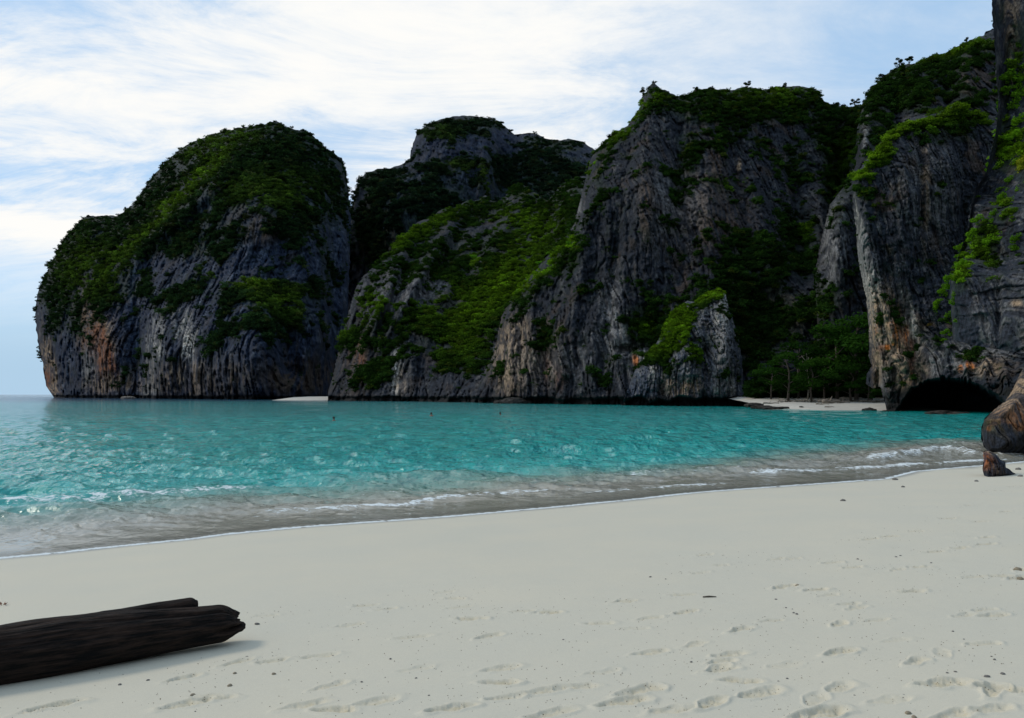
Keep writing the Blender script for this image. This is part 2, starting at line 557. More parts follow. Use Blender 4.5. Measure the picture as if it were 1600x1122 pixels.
def massif(name, poly, ctrl, S, step=1.6, w=40, R=30, mat=None, rough=2.0, seed=0, bumps=(), cracks=1.0, notch=(2.0, 5.0),
           paint=(), veg=(), bright=(), vegr=3.0, vegn=2000, vegs=1.0, label='', kind='structure', category=None, fn=None,
           base_tone=1.0, warm=0.0, slopeveg=0.5, roundto=600, full_back=False, scrub_label='', ledge=0.4, sparse=0.13, tidal=2.2, hue=(1, 1, 1), vegt=(1, 1, 1), disp=1.0, joints=0.0, flute=1.0, vegsky=True):
    poly = np.array(poly, float)
    pr = roughen(poly, rough, seed=seed, ybase=roundto)
    x0, x1 = pr[:, 0].min() - step, pr[:, 0].max() + step
    y0, y1 = pr[:, 1].min() - step, pr[:, 1].max() + step
    xs = np.arange(x0, x1 + step, step); ys = np.arange(y0, y1 + step, step)
    X, Y = np.meshgrid(xs, ys)
    ins = inside(X, Y, pr)
    # ring of outside vertices pulled onto the outline
    nb = np.zeros_like(ins)
    for dy in (-1, 0, 1):
        for dx in (-1, 0, 1):
            nb |= np.roll(np.roll(ins, dy, 0), dx, 1)
    ring = nb & ~ins
    rx, ry = X[ring], Y[ring]
    _, qx, qy = seg_dist(rx, ry, pr)
    X[ring] = qx; Y[ring] = qy
    use = ins | ring
    idx = np.full(X.shape, -1); idx[use] = np.arange(use.sum())
    x, y = X[use], Y[use]
    # rounding towards the outline (not at the foot)
    top = poly[:]
    d = np.full(x.shape, 1e9)
    n = len(top)
    keep = [i for i in range(n) if min(top[i][1], top[(i + 1) % n][1]) < roundto]
    for i in keep:
        a, b = top[i], top[(i + 1) % n]
        if i == n - 1: continue            # the closing (foot) edge
        dd, _, _ = seg_dist(x, y, np.array([a, b]), closed=False)
        d = np.minimum(d, dd)
    q = 1 - np.clip(d / w, 0, 1)
    prof = np.sqrt(np.clip(1 - q * q, 0, 1))
    D0 = tps(ctrl)(x, y)
    D = D0 + R * (1 - prof)
    for b in bumps:
        bx, by, rx_, ry_, amp = b[:5]
        an = b[5] if len(b) > 5 else 0
        c, s = math.cos(an), math.sin(an)
        dx, dy = x - bx, y - by
        u = (dx * c + dy * s) / rx_; v = (-dx * s + dy * c) / ry_
        D = D - amp * np.exp(-(u * u + v * v))
    if fn is not None: D = fn(x, y, D)
    P = pw(x, y, D)
    wx, wz = P[:, 0], P[:, 2]; wy = P[:, 1]
    sd = seed * 13.7
    # domain warp
    ax = wx + S * 1.5 * fbm(wx / (S * 12), wy / (S * 12) + sd, wz / (S * 14), 2)
    az = wz + S * 2.5 * fbm(wx / (S * 12) + 40, wy / (S * 12) + sd, wz / (S * 14), 2)
    G_ = S; S = S * 0.6
    big = ridged(ax / (G_ * 11), wy / (G_ * 30) + sd, az / (G_ * 38), 3)
    med = ridged(ax / (S * 3.6) + 9, wy / (S * 10) + sd, az / (S * 13), 3)
    fin = ridged(ax / (S * 1.15) + 5, wy / (S * 5) + sd, az / (S * 6.5), 2)
    blk = fbm(ax / (G_ * 5), wy / (G_ * 9) + sd, az / (G_ * 3.2), 5)
    led = az / (S * 3.0) + 1.2 * fbm(ax / (S * 14), wy / (S * 20) + sd, az / (S * 9), 2)
    led = np.abs((led % 1.0) - 0.5) * 2          # bedding joints
    ledm = sstep(0.0, 0.5, fbm(ax / (S * 8) + 77, 0 * wy + sd, az / (S * 8), 2) + 0.15)
    crk = perlin(ax / (S * 6) + 31, wy / (S * 40) + sd, az / (S * 30))
    crack = np.exp(-(crk / 0.055) ** 2)
    crk2 = perlin(ax / (S * 2.4) + 71, wy / (S * 30) + sd, az / (S * 16))
    crack2 = np.exp(-(crk2 / 0.05) ** 2)
    fi2 = ridged(ax / (S * 0.5) + 25, wy / (S * 3) + sd, az / (S * 2.6), 2)
    off = (-2.2 * big - 1.6 * blk) * G_ * disp + (-1.15 * med - 0.85 * fin - 0.55 * fi2 - 1.9 * fbm(ax / (S * 1.5), wy / (S * 3) + sd, az / (S * 1.8), 4, 0.6)) * S * disp * flute
    if joints:
        jl = az / (S * 4.2) + 0.9 * fbm(ax / (S * 22), 0 * wy + sd, az / (S * 14), 3); jv = ax / (S * 2.3) + 0.5 * perlin(ax / (S * 9), 0 * wy, np.floor(jl) * 7.3)
        jl_ = np.abs((jl % 1) - .5) * 2; jv_ = np.abs((jv % 1) - .5) * 2
        cell = perlin(np.floor(jv) * 3.7 + .5, np.floor(jl) * 5.9 + .5, 0 * ax + sd)
        off = off + joints * S * (1.5 * sstep(-0.1, 0.3, fbm(ax / (S * 7) + 5, 0 * wy, az / (S * 7), 2)) * np.exp(-((1 - jl_) / 0.12) ** 2) + 0.5 * np.exp(-((1 - jv_) / 0.14) ** 2) - 1.6 * cell)
    off = off + cracks * S * disp * (1.6 * crack + 1.9 * crack2) + ledge * S * disp * ledm * np.exp(-((1 - led) / 0.18) ** 2)
    edge = sstep(0, 10, d)
    D = D + off * (0.35 + 0.65 * edge)
    if notch:
        zz = P[:, 2] + 0.7 * fbm(wx / (S * 6), wy * 0 + sd, wz * 0, 2) * notch[0]
        D = D + notch[1] * sstep(notch[0], notch[0] * 0.55, zz)
    P = pw(x, y, D)
    # ---------------- colour
    nz = fbm(ax / (S * 9) + 3, wy / (S * 9), az / (S * 14), 3)
    st = fbm(ax / (S * 0.9) + 3, wy / (S * 9), az / (S * 12), 3)      # vertical streaks
    st2 = fbm(ax / (S * 2.6) + 31, wy / (S * 9), az / (S * 20), 3)
    col = np.tile(COLS['rock'], (len(x), 1)) * base_tone

    def mixin(m, c):
        nonlocal col
        col = col * (1 - m[:, None]) + c[None] * m[:, None]
    st3 = fbm(ax / (S * 0.45) + 63, wy / (S * 5), az / (S * 2.2), 2)
    mixin(0.62 * sstep(0.14, 0.42, st2 * 0.7 + 0.5 * st + 0.6 * st3), COLS['pale'] * base_tone)
    mixin(0.8 * sstep(0.0, 0.5, -st2 * 0.6 + 0.5 * st - 0.4 * st3), COLS['rock'] * 0.3)
    mixin((0.45 + warm) * sstep(0.12, 0.42, nz + 0.35 * st), COLS['brown'] * (0.6 + 0.4 * base_tone))
    col = col * np.array(hue)  # far massifs: blue of aerial haze multiplied into the rock colour
    for p in paint:
        cn = p[0]
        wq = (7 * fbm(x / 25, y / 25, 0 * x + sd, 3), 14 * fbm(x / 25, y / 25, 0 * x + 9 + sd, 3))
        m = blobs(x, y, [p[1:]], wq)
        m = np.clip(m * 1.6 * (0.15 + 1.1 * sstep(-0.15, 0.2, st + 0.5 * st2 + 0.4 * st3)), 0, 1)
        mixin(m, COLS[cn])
    if tidal:
        mixin(0.93 * sstep(tidal * 1.15, tidal * 0.75, P[:, 2] + 0.6 * nz), COLS['black'])
    # ---------------- vegetation cover
    S = G_
    gD = np.zeros(X.shape); gD[use] = P[:, 1]
    gz = np.zeros(X.shape); gz[use] = P[:, 2]
    # smoothed depth increase going up = ledge or slope that can carry soil
    dd = np.roll(gD, 3, 0) - np.roll(gD, -3, 0)
    dz = np.roll(gz, 3, 0) - np.roll(gz, -3, 0)
    slope = (dd / np.maximum(np.abs(dz), 0.2))[use]
    vn = fbm(wx / (S * 8) + 90, wy / (S * 8), wz / (S * 8), 5, 0.65)
    vn2 = fbm(wx / (S * 2.2) + 90, wy / (S * 2), wz / (S * 2.2), 2)
    vb = blobs(x, y, veg, (18 * fbm(x / 40, y / 40, 0 * x + sd, 3), 14 * fbm(x / 40, y / 40, 0 * x + 5 + sd, 3)))
    vd = vb * 0.80 + 1.35 * vn + 0.5 * vn2 + slopeveg * np.clip(slope, -0.6, 1.0) * 0.5
    vmask = sstep(0.50, 0.66, vd)
    spn = sstep(0.25, 0.5, vn2 + vn * 0.6 + 0.3 * slopeveg * np.clip(slope, -1, 1)) * (vb + 0.25)
    prob = np.clip(vmask + spn * sparse * 4, 0, 1)
    prob *= sstep(3.0 * vegs, 6.0 * vegs, P[:, 2])
    bb = blobs(x, y, bright, (10 * fbm(x / 30, y / 30, 0 * x + sd, 2), 10 * fbm(x / 30, y / 30, 0 * x + 5, 2)))
    soft = np.clip(sstep(0.12, 0.62, vb + 0.35 * vn) * 0.72 + 0.25 * sstep(0.0, 0.4, vn2 + vn), 0, 0.8)
    mixin(soft * (0.55 + 0.45 * sstep(-0.2, 0.3, vn2 + st3)) * sstep(2, 6, P[:, 2]), COLS['moss'] * np.array([1.25, 1.25, 1.1]))
    mixin(0.7 * vmask * sstep(2, 6, P[:, 2]), COLS['moss'])
    Q = grid_quads(idx)
    # back of the rock mass
    if full_back:
        Db = D0 + R + R * 1.0 * prof
        Pb = pw(x, y, Db)
        V = np.concatenate([P, Pb]); Qb = Q[:, ::-1] + len(P)
        Q = np.concatenate([Q, Qb]); col2 = np.concatenate([col, col])
    else:
        k = 8
        i2 = idx[::k, ::k]; sel = i2[i2 >= 0]
        m2 = np.full(len(x), -1); m2[sel] = np.arange(len(sel))
        i3 = np.where(i2 >= 0, m2[np.maximum(i2, 0)], -1)
        Db = D0[sel] + R * (1 + 2.2 * prof[sel]) + 3 * S
        Pb = pw(x[sel], y[sel], Db)
        Qb = grid_quads(i3)[:, ::-1] + len(P)
        V = np.concatenate([P, Pb]); Q = np.concatenate([Q, Qb]); col2 = np.concatenate([col, col[sel]])
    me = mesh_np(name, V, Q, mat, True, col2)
    ob = link(name, me, kind=kind, label=label, category=category)
    # scatter
    if vegn:
        r = np.random.default_rng(100 + seed)
        # a little extra on the crest so that the skyline is leafy
        crest = np.exp(-(d / 5.0) ** 2) * (y < 560)
        pp = prob * (1 + (0.9 * crest if vegsky else 0))
        pp = pp / pp.sum()
        ch = r.choice(len(x), vegn, p=pp)
        P2 = P[ch].copy()
        jit = r.normal(size=(vegn, 3)) * vegr * 0.25
        P2 += jit
        big_ = r.uniform(0.0, 1.0, vegn) ** 2.2
        size = vegr * (0.6 + 1.25 * big_) * (0.6 + 0.6 * vmask[ch])
        P2[:, 1] -= size * 0.2
        P2[:, 2] -= size * 0.12 * crest[ch]
        hue = r.uniform(0, 1, vegn) * 0.6 + 0.4 * (0.5 + vn[ch])
        dark = np.array([0.008, 0.021, 0.006]); mid = np.array([0.022, 0.052, 0.009]); lite = np.array([0.11, 0.21, 0.010]); yel = np.array([0.07, 0.09, 0.015])
        t = dark + (mid - dark) * np.clip(hue, 0, 1)[:, None] ** 1.3
        bmx = np.clip(bb[ch] * (0.55 + 0.9 * r.uniform(0, 1, vegn)), 0, 1)[:, None]
        t = t * (1 - bmx) + lite * bmx
        yy = (r.uniform(0, 1, vegn) < 0.07)[:, None] * 0.6
        t = t * (1 - yy) + yel * 0.6 * yy
        t *= r.uniform(0.55, 1.55, (vegn, 1)) * np.clip(1 + 1.3 * vn2[ch], 0.35, 1.8)[:, None]
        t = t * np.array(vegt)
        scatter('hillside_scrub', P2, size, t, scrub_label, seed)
    return ob, (x, y, P)


# --- left dome
A_poly = [(86, 624), (78, 612), (72, 603), (68, 575), (61, 545), (57, 520), (55, 490), (57, 462), (66, 442), (75, 420), (90, 392), (100, 375), (120, 352),
          (135, 337), (160, 337), (185, 337), (200, 326), (214, 314), (228, 290), (245, 268), (262, 250), (280, 234), (300, 223), (330, 210), (350, 205),
          (372, 201), (395, 197), (415, 193), (432, 189), (447, 197), (460, 203), (478, 205), (492, 213), (505, 229), (520, 238), (535, 249), (540, 265),
          (543, 290), (545, 318), (549, 334), (547, 400), (543, 500), (540, 560), (540, 628)]
A_ctrl = [(60, 490, 690), (84, 618, 650), (140, 560, 600), (200, 620, 545), (350, 620, 455), (425, 620, 425), (480, 620, 470), (538, 620, 560), (350, 430, 520), (150, 430, 640),
          (440, 330, 545), (430, 200, 700), (250, 270, 740), (540, 300, 680), (400, 400, 520), (520, 450, 560), (490, 520, 490), (250, 500, 545), (120, 360, 720), (330, 300, 610)]
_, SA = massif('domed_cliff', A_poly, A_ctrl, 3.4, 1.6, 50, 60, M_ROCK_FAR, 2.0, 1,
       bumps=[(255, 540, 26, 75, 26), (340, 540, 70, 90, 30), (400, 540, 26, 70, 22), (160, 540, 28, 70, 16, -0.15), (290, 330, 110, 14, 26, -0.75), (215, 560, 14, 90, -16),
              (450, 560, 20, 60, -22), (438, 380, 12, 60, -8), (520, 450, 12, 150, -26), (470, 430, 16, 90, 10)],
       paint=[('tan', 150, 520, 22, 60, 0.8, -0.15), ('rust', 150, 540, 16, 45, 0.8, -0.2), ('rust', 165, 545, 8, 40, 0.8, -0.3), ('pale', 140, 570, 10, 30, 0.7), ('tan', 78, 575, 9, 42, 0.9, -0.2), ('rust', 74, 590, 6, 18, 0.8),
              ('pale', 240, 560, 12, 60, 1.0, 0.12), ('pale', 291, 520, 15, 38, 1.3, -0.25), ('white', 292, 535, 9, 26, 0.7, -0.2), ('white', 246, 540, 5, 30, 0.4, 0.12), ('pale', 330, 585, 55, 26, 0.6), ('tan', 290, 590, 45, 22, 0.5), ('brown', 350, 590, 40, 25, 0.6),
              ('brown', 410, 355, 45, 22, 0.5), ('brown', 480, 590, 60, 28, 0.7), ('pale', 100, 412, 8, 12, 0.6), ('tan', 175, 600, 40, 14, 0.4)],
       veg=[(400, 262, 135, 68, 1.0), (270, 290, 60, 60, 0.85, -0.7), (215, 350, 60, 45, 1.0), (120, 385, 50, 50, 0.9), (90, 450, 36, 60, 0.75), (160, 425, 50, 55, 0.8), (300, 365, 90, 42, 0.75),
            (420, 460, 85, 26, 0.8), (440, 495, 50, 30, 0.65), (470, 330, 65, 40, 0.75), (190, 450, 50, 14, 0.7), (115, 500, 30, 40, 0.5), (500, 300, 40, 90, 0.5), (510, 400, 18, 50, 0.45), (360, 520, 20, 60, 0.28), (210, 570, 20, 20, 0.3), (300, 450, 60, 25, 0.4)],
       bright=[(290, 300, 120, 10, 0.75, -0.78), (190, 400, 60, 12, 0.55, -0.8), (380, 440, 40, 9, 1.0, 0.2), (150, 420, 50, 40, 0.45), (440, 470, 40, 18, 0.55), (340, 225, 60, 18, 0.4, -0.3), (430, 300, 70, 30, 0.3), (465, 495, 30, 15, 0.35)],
       vegr=2.1, vegn=14000, label='domed limestone island cliff with a jungle cap at the far left of the bay', scrub_label='dark green jungle covering the top of the domed island', base_tone=0.8, hue=(0.78, 1.0, 1.35), vegt=(0.9, 0.85, 1.7), warm=0.15)  # hue: bluish distance haze painted into the rock

# --- back ridge behind the gap
B_poly = [(520, 626), (520, 400), (549, 333), (556, 300), (562, 282), (573, 269), (590, 265), (610, 263), (628, 257), (640, 248), (645, 225), (653, 205), (668, 193), (690, 186), (715, 181), (740, 181),
          (765, 185), (780, 191), (797, 204), (808, 213), (818, 209), (835, 208), (848, 213), (857, 219), (875, 219), (893, 217), (910, 222), (928, 233), (960, 240), (1000, 255), (1000, 626)]
B_ctrl = [(530, 600, 800), (555, 400, 790), (620, 400, 720), (600, 280, 800), (700, 320, 760), (650, 230, 880), (720, 190, 960), (850, 215, 980), (930, 235, 960), (800, 320, 840), (900, 320, 800), (700, 600, 700), (900, 600, 700), (750, 250, 860)]
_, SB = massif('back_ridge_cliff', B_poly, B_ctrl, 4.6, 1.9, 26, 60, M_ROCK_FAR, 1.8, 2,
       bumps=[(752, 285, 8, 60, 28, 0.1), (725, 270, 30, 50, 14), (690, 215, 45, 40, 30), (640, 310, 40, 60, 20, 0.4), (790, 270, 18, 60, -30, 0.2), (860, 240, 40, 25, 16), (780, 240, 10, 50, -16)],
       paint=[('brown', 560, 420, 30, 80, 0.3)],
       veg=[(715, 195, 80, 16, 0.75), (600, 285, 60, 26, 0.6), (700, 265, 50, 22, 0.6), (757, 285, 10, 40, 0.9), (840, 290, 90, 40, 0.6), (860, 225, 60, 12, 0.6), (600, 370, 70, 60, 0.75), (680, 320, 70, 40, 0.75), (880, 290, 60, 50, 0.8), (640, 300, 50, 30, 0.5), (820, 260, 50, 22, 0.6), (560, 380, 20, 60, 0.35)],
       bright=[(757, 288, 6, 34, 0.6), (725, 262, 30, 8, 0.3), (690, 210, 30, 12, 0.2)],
       vegr=2.7, vegn=8000, label='dark blue-grey rounded peak behind the gap between the cliffs', scrub_label='dark scrub on the rounded peak behind', base_tone=0.5, hue=(0.72, 1.0, 1.5), vegt=(0.8, 0.72, 2.0), notch=None)  # hue: haze over the far ridge painted as bluer rock

# --- middle green slope
C_poly = [(512, 629), (513, 610), (518, 595), (524, 570), (531, 535), (541, 500), (549, 472), (557, 447), (572, 424), (584, 418), (600, 395), (611, 392), (624, 370), (640, 362), (652, 346), (672, 341), (690, 326), (712, 324), (728, 314), (748, 312), (758, 304), (768, 314), (778, 316),
          (790, 306), (800, 292), (812, 287), (824, 292), (838, 302), (852, 314), (864, 304), (874, 292), (886, 283), (900, 277), (915, 274), (945, 290), (965, 400), (965, 632)]
C_ctrl = [(516, 620, 345), (560, 620, 325), (650, 620, 300), (745, 620, 262), (830, 620, 270), (540, 500, 400), (600, 470, 375), (620, 380, 480), (700, 330, 560), (760, 312, 600), (700, 450, 405), (700, 540, 335),
          (810, 292, 600), (800, 400, 440), (850, 330, 520), (900, 280, 540), (900, 380, 420), (940, 450, 360), (780, 500, 345), (650, 560, 322)]
_, SC = massif('green_slope_cliff', C_poly, C_ctrl, 2.4, 1.6, 12, 12, M_ROCK_FAR, 3.2, 3,
       bumps=[(600, 470, 10, 110, 16, 0.35), (650, 440, 8, 90, 15, 0.5), (622, 450, 7, 90, -10, 0.42), (680, 400, 8, 70, 12, 0.5), (705, 390, 7, 60, -12, 0.5), (560, 520, 12, 90, -8, 0.25), (770, 380, 16, 70, 14, 0.55), (735, 420, 12, 80, -12, 0.5), (815, 320, 10, 50, 14, 0.7), (890, 320, 22, 40, 20), (850, 360, 14, 60, -14, 0.5),
              (690, 480, 12, 80, 7, 0.4), (640, 560, 9, 60, 5), (700, 590, 9, 50, 5), (750, 600, 16, 30, 6)],
       paint=[('pale', 617, 585, 13, 30, 1.0, -0.1), ('white', 619, 588, 6, 22, 0.6, -0.1), ('brown', 560, 570, 25, 45, 0.5), ('rust', 563, 555, 6, 25, 0.35), ('pale', 640, 460, 60, 40, 0.35), ('tan', 626, 600, 6, 18, 0.5), ('pale', 900, 310, 20, 25, 0.3)],
       veg=[(730, 490, 80, 50, 0.85, -0.5), (640, 372, 100, 14, 0.8, -0.45), (810, 380, 70, 40, 0.8, -0.6), (790, 430, 50, 50, 0.85), (860, 335, 50, 40, 0.8), (575, 510, 26, 60, 0.42, 0.4), (620, 520, 40, 40, 0.38), (730, 540, 40, 50, 0.6), (690, 530, 50, 35, 0.5),
            (880, 300, 40, 26, 0.75), (815, 300, 26, 14, 0.9), (740, 330, 70, 18, 0.75), (700, 400, 90, 40, 0.5), (812, 298, 24, 14, 1.0), (600, 560, 18, 30, 0.45), (860, 400, 50, 50, 0.8), (650, 420, 60, 30, 0.25), (810, 470, 50, 50, 0.7)],
       bright=[(770, 460, 100, 26, 0.6, -0.75), (830, 380, 60, 20, 0.42, -0.7), (700, 480, 60, 36, 0.35), (640, 370, 80, 12, 0.45, -0.5), (740, 405, 8, 8, 1.0), (560, 500, 30, 12, 0.4, -0.8), (815, 345, 40, 20, 0.5), (590, 475, 30, 20, 0.4), (720, 530, 40, 30, 0.35)],
       vegr=1.45, vegn=15000, label='grey fluted cliff sloping up into bright green scrub in the middle of the bay', scrub_label='bright green scrub on the middle slope', base_tone=0.62)

# --- central wall
D_poly = [(742, 634), (748, 600), (758, 578), (772, 552), (778, 520), (784, 492), (796, 470), (815, 442), (832, 426), (852, 402), (880, 376), (895, 350), (905, 320), (912, 292), (918, 266), (923, 246), (933, 233),
          (950, 217), (965, 204), (980, 196), (990, 181), (1000, 168), (1003, 152), (1011, 141), (1021, 125), (1030, 136), (1045, 143), (1058, 151), (1070, 151), (1085, 142), (1110, 138), (1140, 140), (1165, 136),
          (1190, 140), (1215, 136), (1245, 134), (1268, 137), (1280, 143), (1285, 156), (1300, 164), (1320, 167), (1345, 163), (1400, 168), (1440, 300), (1440, 646)]
D_ctrl = [(745, 625, 246), (800, 620, 232), (900, 620, 212), (1000, 620, 196), (1160, 620, 182), (1250, 620, 184), (1380, 620, 190), (780, 500, 262), (880, 400, 262), (950, 300, 252), (920, 250, 285), (1022, 130, 300), (1050, 250, 262),
          (1200, 140, 300), (1150, 300, 250), (1000, 450, 222), (1150, 450, 212), (1280, 150, 300), (1300, 300, 262), (1330, 450, 215), (900, 480, 232), (1400, 250, 290)]
_, SDW = massif('central_wall_cliff', D_poly, D_ctrl, 1.55, 1.55, 26, 24, M_ROCK_MID, 2.2, 4,
       bumps=[(905, 420, 14, 120, 7, 0.15), (800, 560, 14, 70, 5), (850, 560, 12, 70, -4), (960, 420, 10, 140, -5, 0.1), (1010, 300, 20, 120, 7), (1060, 330, 12, 130, -7), (1110, 330, 18, 120, 6), (1150, 280, 8, 90, -5, -0.2),
              (1190, 330, 18, 110, 6, -0.15), (1245, 330, 14, 120, -9, -0.1), (1285, 330, 14, 70, 6), (1310, 260, 14, 80, -14), (1200, 500, 40, 60, -10), (1260, 470, 30, 60, 5), (980, 545, 22, 8, -5), (830, 500, 10, 80, 4), (875, 560, 9, 60, 4), (925, 570, 9, 60, 4), (1020, 510, 30, 40, -10)],
       paint=[('pale', 1000, 545, 26, 6, 1.0, 0.75), ('white', 1000, 552, 24, 4, 0.9, 0.55), ('orange', 998, 566, 5, 11, 1.0, -0.4), ('white', 1004, 580, 3, 16, 0.8), ('tan', 800, 555, 24, 50, 0.6, 0.15), ('rust', 855, 570, 4, 26, 0.7), ('tan', 850, 560, 30, 40, 0.4), ('rust', 873, 590, 6, 14, 0.5),
              ('pale', 960, 500, 18, 60, 0.5), ('pale', 900, 330, 10, 30, 0.5), ('brown', 1120, 240, 12, 60, 0.6), ('brown', 1100, 340, 60, 50, 0.5), ('tan', 1155, 265, 3, 14, 0.6), ('pale', 1050, 320, 50, 60, 0.25), ('brown', 1010, 320, 12, 50, 0.5), ('tan', 1215, 490, 40, 20, 0.3), ('pale', 900, 560, 90, 40, 0.3)],
       veg=[(1150, 165, 120, 28, 1.0), (1030, 150, 26, 16, 0.8), (1050, 165, 40, 16, 0.7), (955, 222, 36, 14, 0.7, -0.7), (1075, 240, 22, 40, 0.6), (1060, 290, 20, 40, 0.4), (1260, 160, 50, 26, 0.8), (1310, 200, 40, 50, 0.95), (1310, 270, 30, 60, 0.8), (1180, 430, 50, 60, 0.85),
            (1210, 500, 60, 60, 0.65), (1010, 510, 34, 30, 0.95), (820, 450, 40, 26, 0.8, -0.7), (880, 400, 30, 30, 0.6, -0.7), (1150, 500, 40, 60, 0.9), (940, 290, 14, 30, 0.5), (1030, 360, 40, 20, 0.35), (1250, 250, 30, 60, 0.35), (1250, 380, 40, 70, 0.5),
            (1180, 230, 60, 20, 0.3), (1320, 520, 60, 90, 0.85), (1000, 590, 8, 16, 0.5), (930, 460, 30, 60, 0.22), (855, 520, 20, 30, 0.3), (1150, 200, 60, 12, 0.35), (1130, 290, 30, 14, 0.45)],
       bright=[(985, 190, 40, 8, 0.9, -0.85), (1020, 155, 20, 8, 0.5), (925, 250, 6, 30, 0.8), (1005, 515, 14, 8, 0.7), (1003, 597, 6, 10, 0.9), (835, 430, 60, 10, 0.9, -0.7), (895, 380, 8, 10, 1.0), (1200, 155, 60, 20, 0.2), (1230, 140, 24, 8, 0.5), (1325, 235, 20, 25, 0.35), (1260, 360, 12, 12, 0.5), (1140, 290, 24, 8, 0.4)],
       vegr=0.95, vegn=15000, label='tall dark grey limestone wall with a pointed peak filling the middle right', scrub_label='dark green scrub along the ledges and crest of the central wall', warm=0.12, base_tone=0.55)

# --- outcrop in front of the wall
E_poly = [(968, 640), (976, 620), (984, 600), (992, 578), (1004, 565), (1014, 552), (1022, 540), (1032, 526), (1040, 508), (1052, 488), (1062, 478), (1074, 470), (1086, 472), (1098, 463), (1110, 456), (1124, 452), (1134, 460), (1138, 474),
          (1143, 490), (1148, 510), (1155, 535), (1160, 560), (1161, 600), (1164, 640)]
E_ctrl = [(970, 630, 189), (1060, 630, 178), (1160, 630, 175), (1060, 540, 182), (1120, 540, 178), (1120, 460, 188), (1060, 480, 190), (1000, 590, 186)]
massif('bushy_rock_outcrop', E_poly, E_ctrl, 0.8, 1.15, 24, 7, M_ROCK_NEAR, 1.6, 5,
       bumps=[(1135, 540, 12, 70, 3), (1075, 560, 14, 50, 2), (1105, 560, 9, 60, -2.4), (1040, 560, 10, 50, -1.5), (1020, 590, 12, 30, 1.5), (1035, 610, 6, 16, -3), (1100, 625, 5, 14, -3)],
       paint=[('white', 1130, 500, 9, 40, 0.9), ('pale', 1135, 560, 22, 50, 0.9), ('white', 1128, 600, 16, 16, 0.4), ('pale', 1080, 580, 60, 40, 0.6), ('pale', 1095, 490, 20, 30, 0.7), ('tan', 1070, 605, 30, 14, 0.5), ('white', 1018, 575, 6, 20, 0.7)],
       veg=[(1055, 510, 26, 36, 1.1, 0.3), (1105, 462, 26, 7, 1.0, -0.3), (1035, 545, 30, 16, 0.9, -0.4), (1090, 535, 26, 12, 0.6), (1092, 560, 12, 26, 0.6), (1045, 580, 16, 20, 0.4), (1130, 585, 10, 6, 0.7), (1070, 490, 22, 14, 1.0)],
       bright=[(1060, 510, 34, 40, 0.75, 0.3), (1110, 460, 30, 9, 1.0, -0.3), (1040, 545, 30, 14, 0.6), (1090, 560, 12, 30, 0.5)],
       vegr=0.5, vegn=3500, label='small pale jagged outcrop draped in green at the foot of the central wall', scrub_label='bright green creeper on the small jagged outcrop', base_tone=1.6, slopeveg=0.3, disp=1.5)

# --- right back slope
F_poly = [(1275, 646), (1275, 500), (1272, 430), (1284, 370), (1296, 320), (1318, 290), (1334, 262), (1338, 215), (1344, 168), (1355, 152), (1363, 137), (1376, 123), (1390, 111), (1412, 101), (1435, 97), (1447, 92), (1462, 86), (1480, 84), (1491, 74), (1506, 68), (1530, 57), (1550, 46), (1575, 36), (1640, 20), (1720, 10), (1720, 646)]
F_ctrl = [(1280, 600, 178), (1290, 400, 190), (1340, 250, 205), (1350, 165, 225), (1420, 110, 245), (1550, 50, 250), (1640, 30, 260), (1400, 300, 190), (1500, 200, 200), (1600, 400, 170), (1400, 600, 170), (1700, 600, 170)]
_, SF = massif('right_ridge_cliff', F_poly, F_ctrl, 1.35, 1.7, 24, 20, M_ROCK_MID, 2.4, 6,
       bumps=[(1350, 230, 10, 70, 5), (1310, 380, 14, 70, 5), (1400, 180, 12, 50, -6), (1440, 140, 24, 50, 6), (1510, 130, 14, 60, 5), (1480, 130, 8, 60, -5), (1290, 420, 10, 60, -4)],
       paint=[('pale', 1305, 370, 18, 60, 0.6), ('pale', 1352, 200, 5, 50, 0.5), ('brown', 1520, 120, 16, 50, 0.5), ('pale', 1290, 450, 16, 30, 0.4)],
       veg=[(1450, 100, 100, 12, 1.0, -0.3), (1420, 150, 40, 30, 0.75), (1500, 90, 60, 18, 0.85, -0.3), (1330, 300, 14, 40, 0.4), (1290, 470, 30, 30, 0.6), (1310, 330, 20, 30, 0.4), (1380, 220, 30, 40, 0.6), (1500, 150, 40, 30, 0.5), (1360, 150, 16, 24, 0.9), (1300, 560, 60, 60, 0.8)],
       bright=[(1500, 75, 60, 8, 0.5, -0.35), (1270, 370, 12, 12, 0.5), (1300, 300, 12, 12, 0.4)],
       vegr=0.95, vegn=5000, label='dark rock ridge climbing to the right behind the overhanging pillar', scrub_label='dark scrub on the ridge behind the pillar', base_tone=0.54, notch=None)

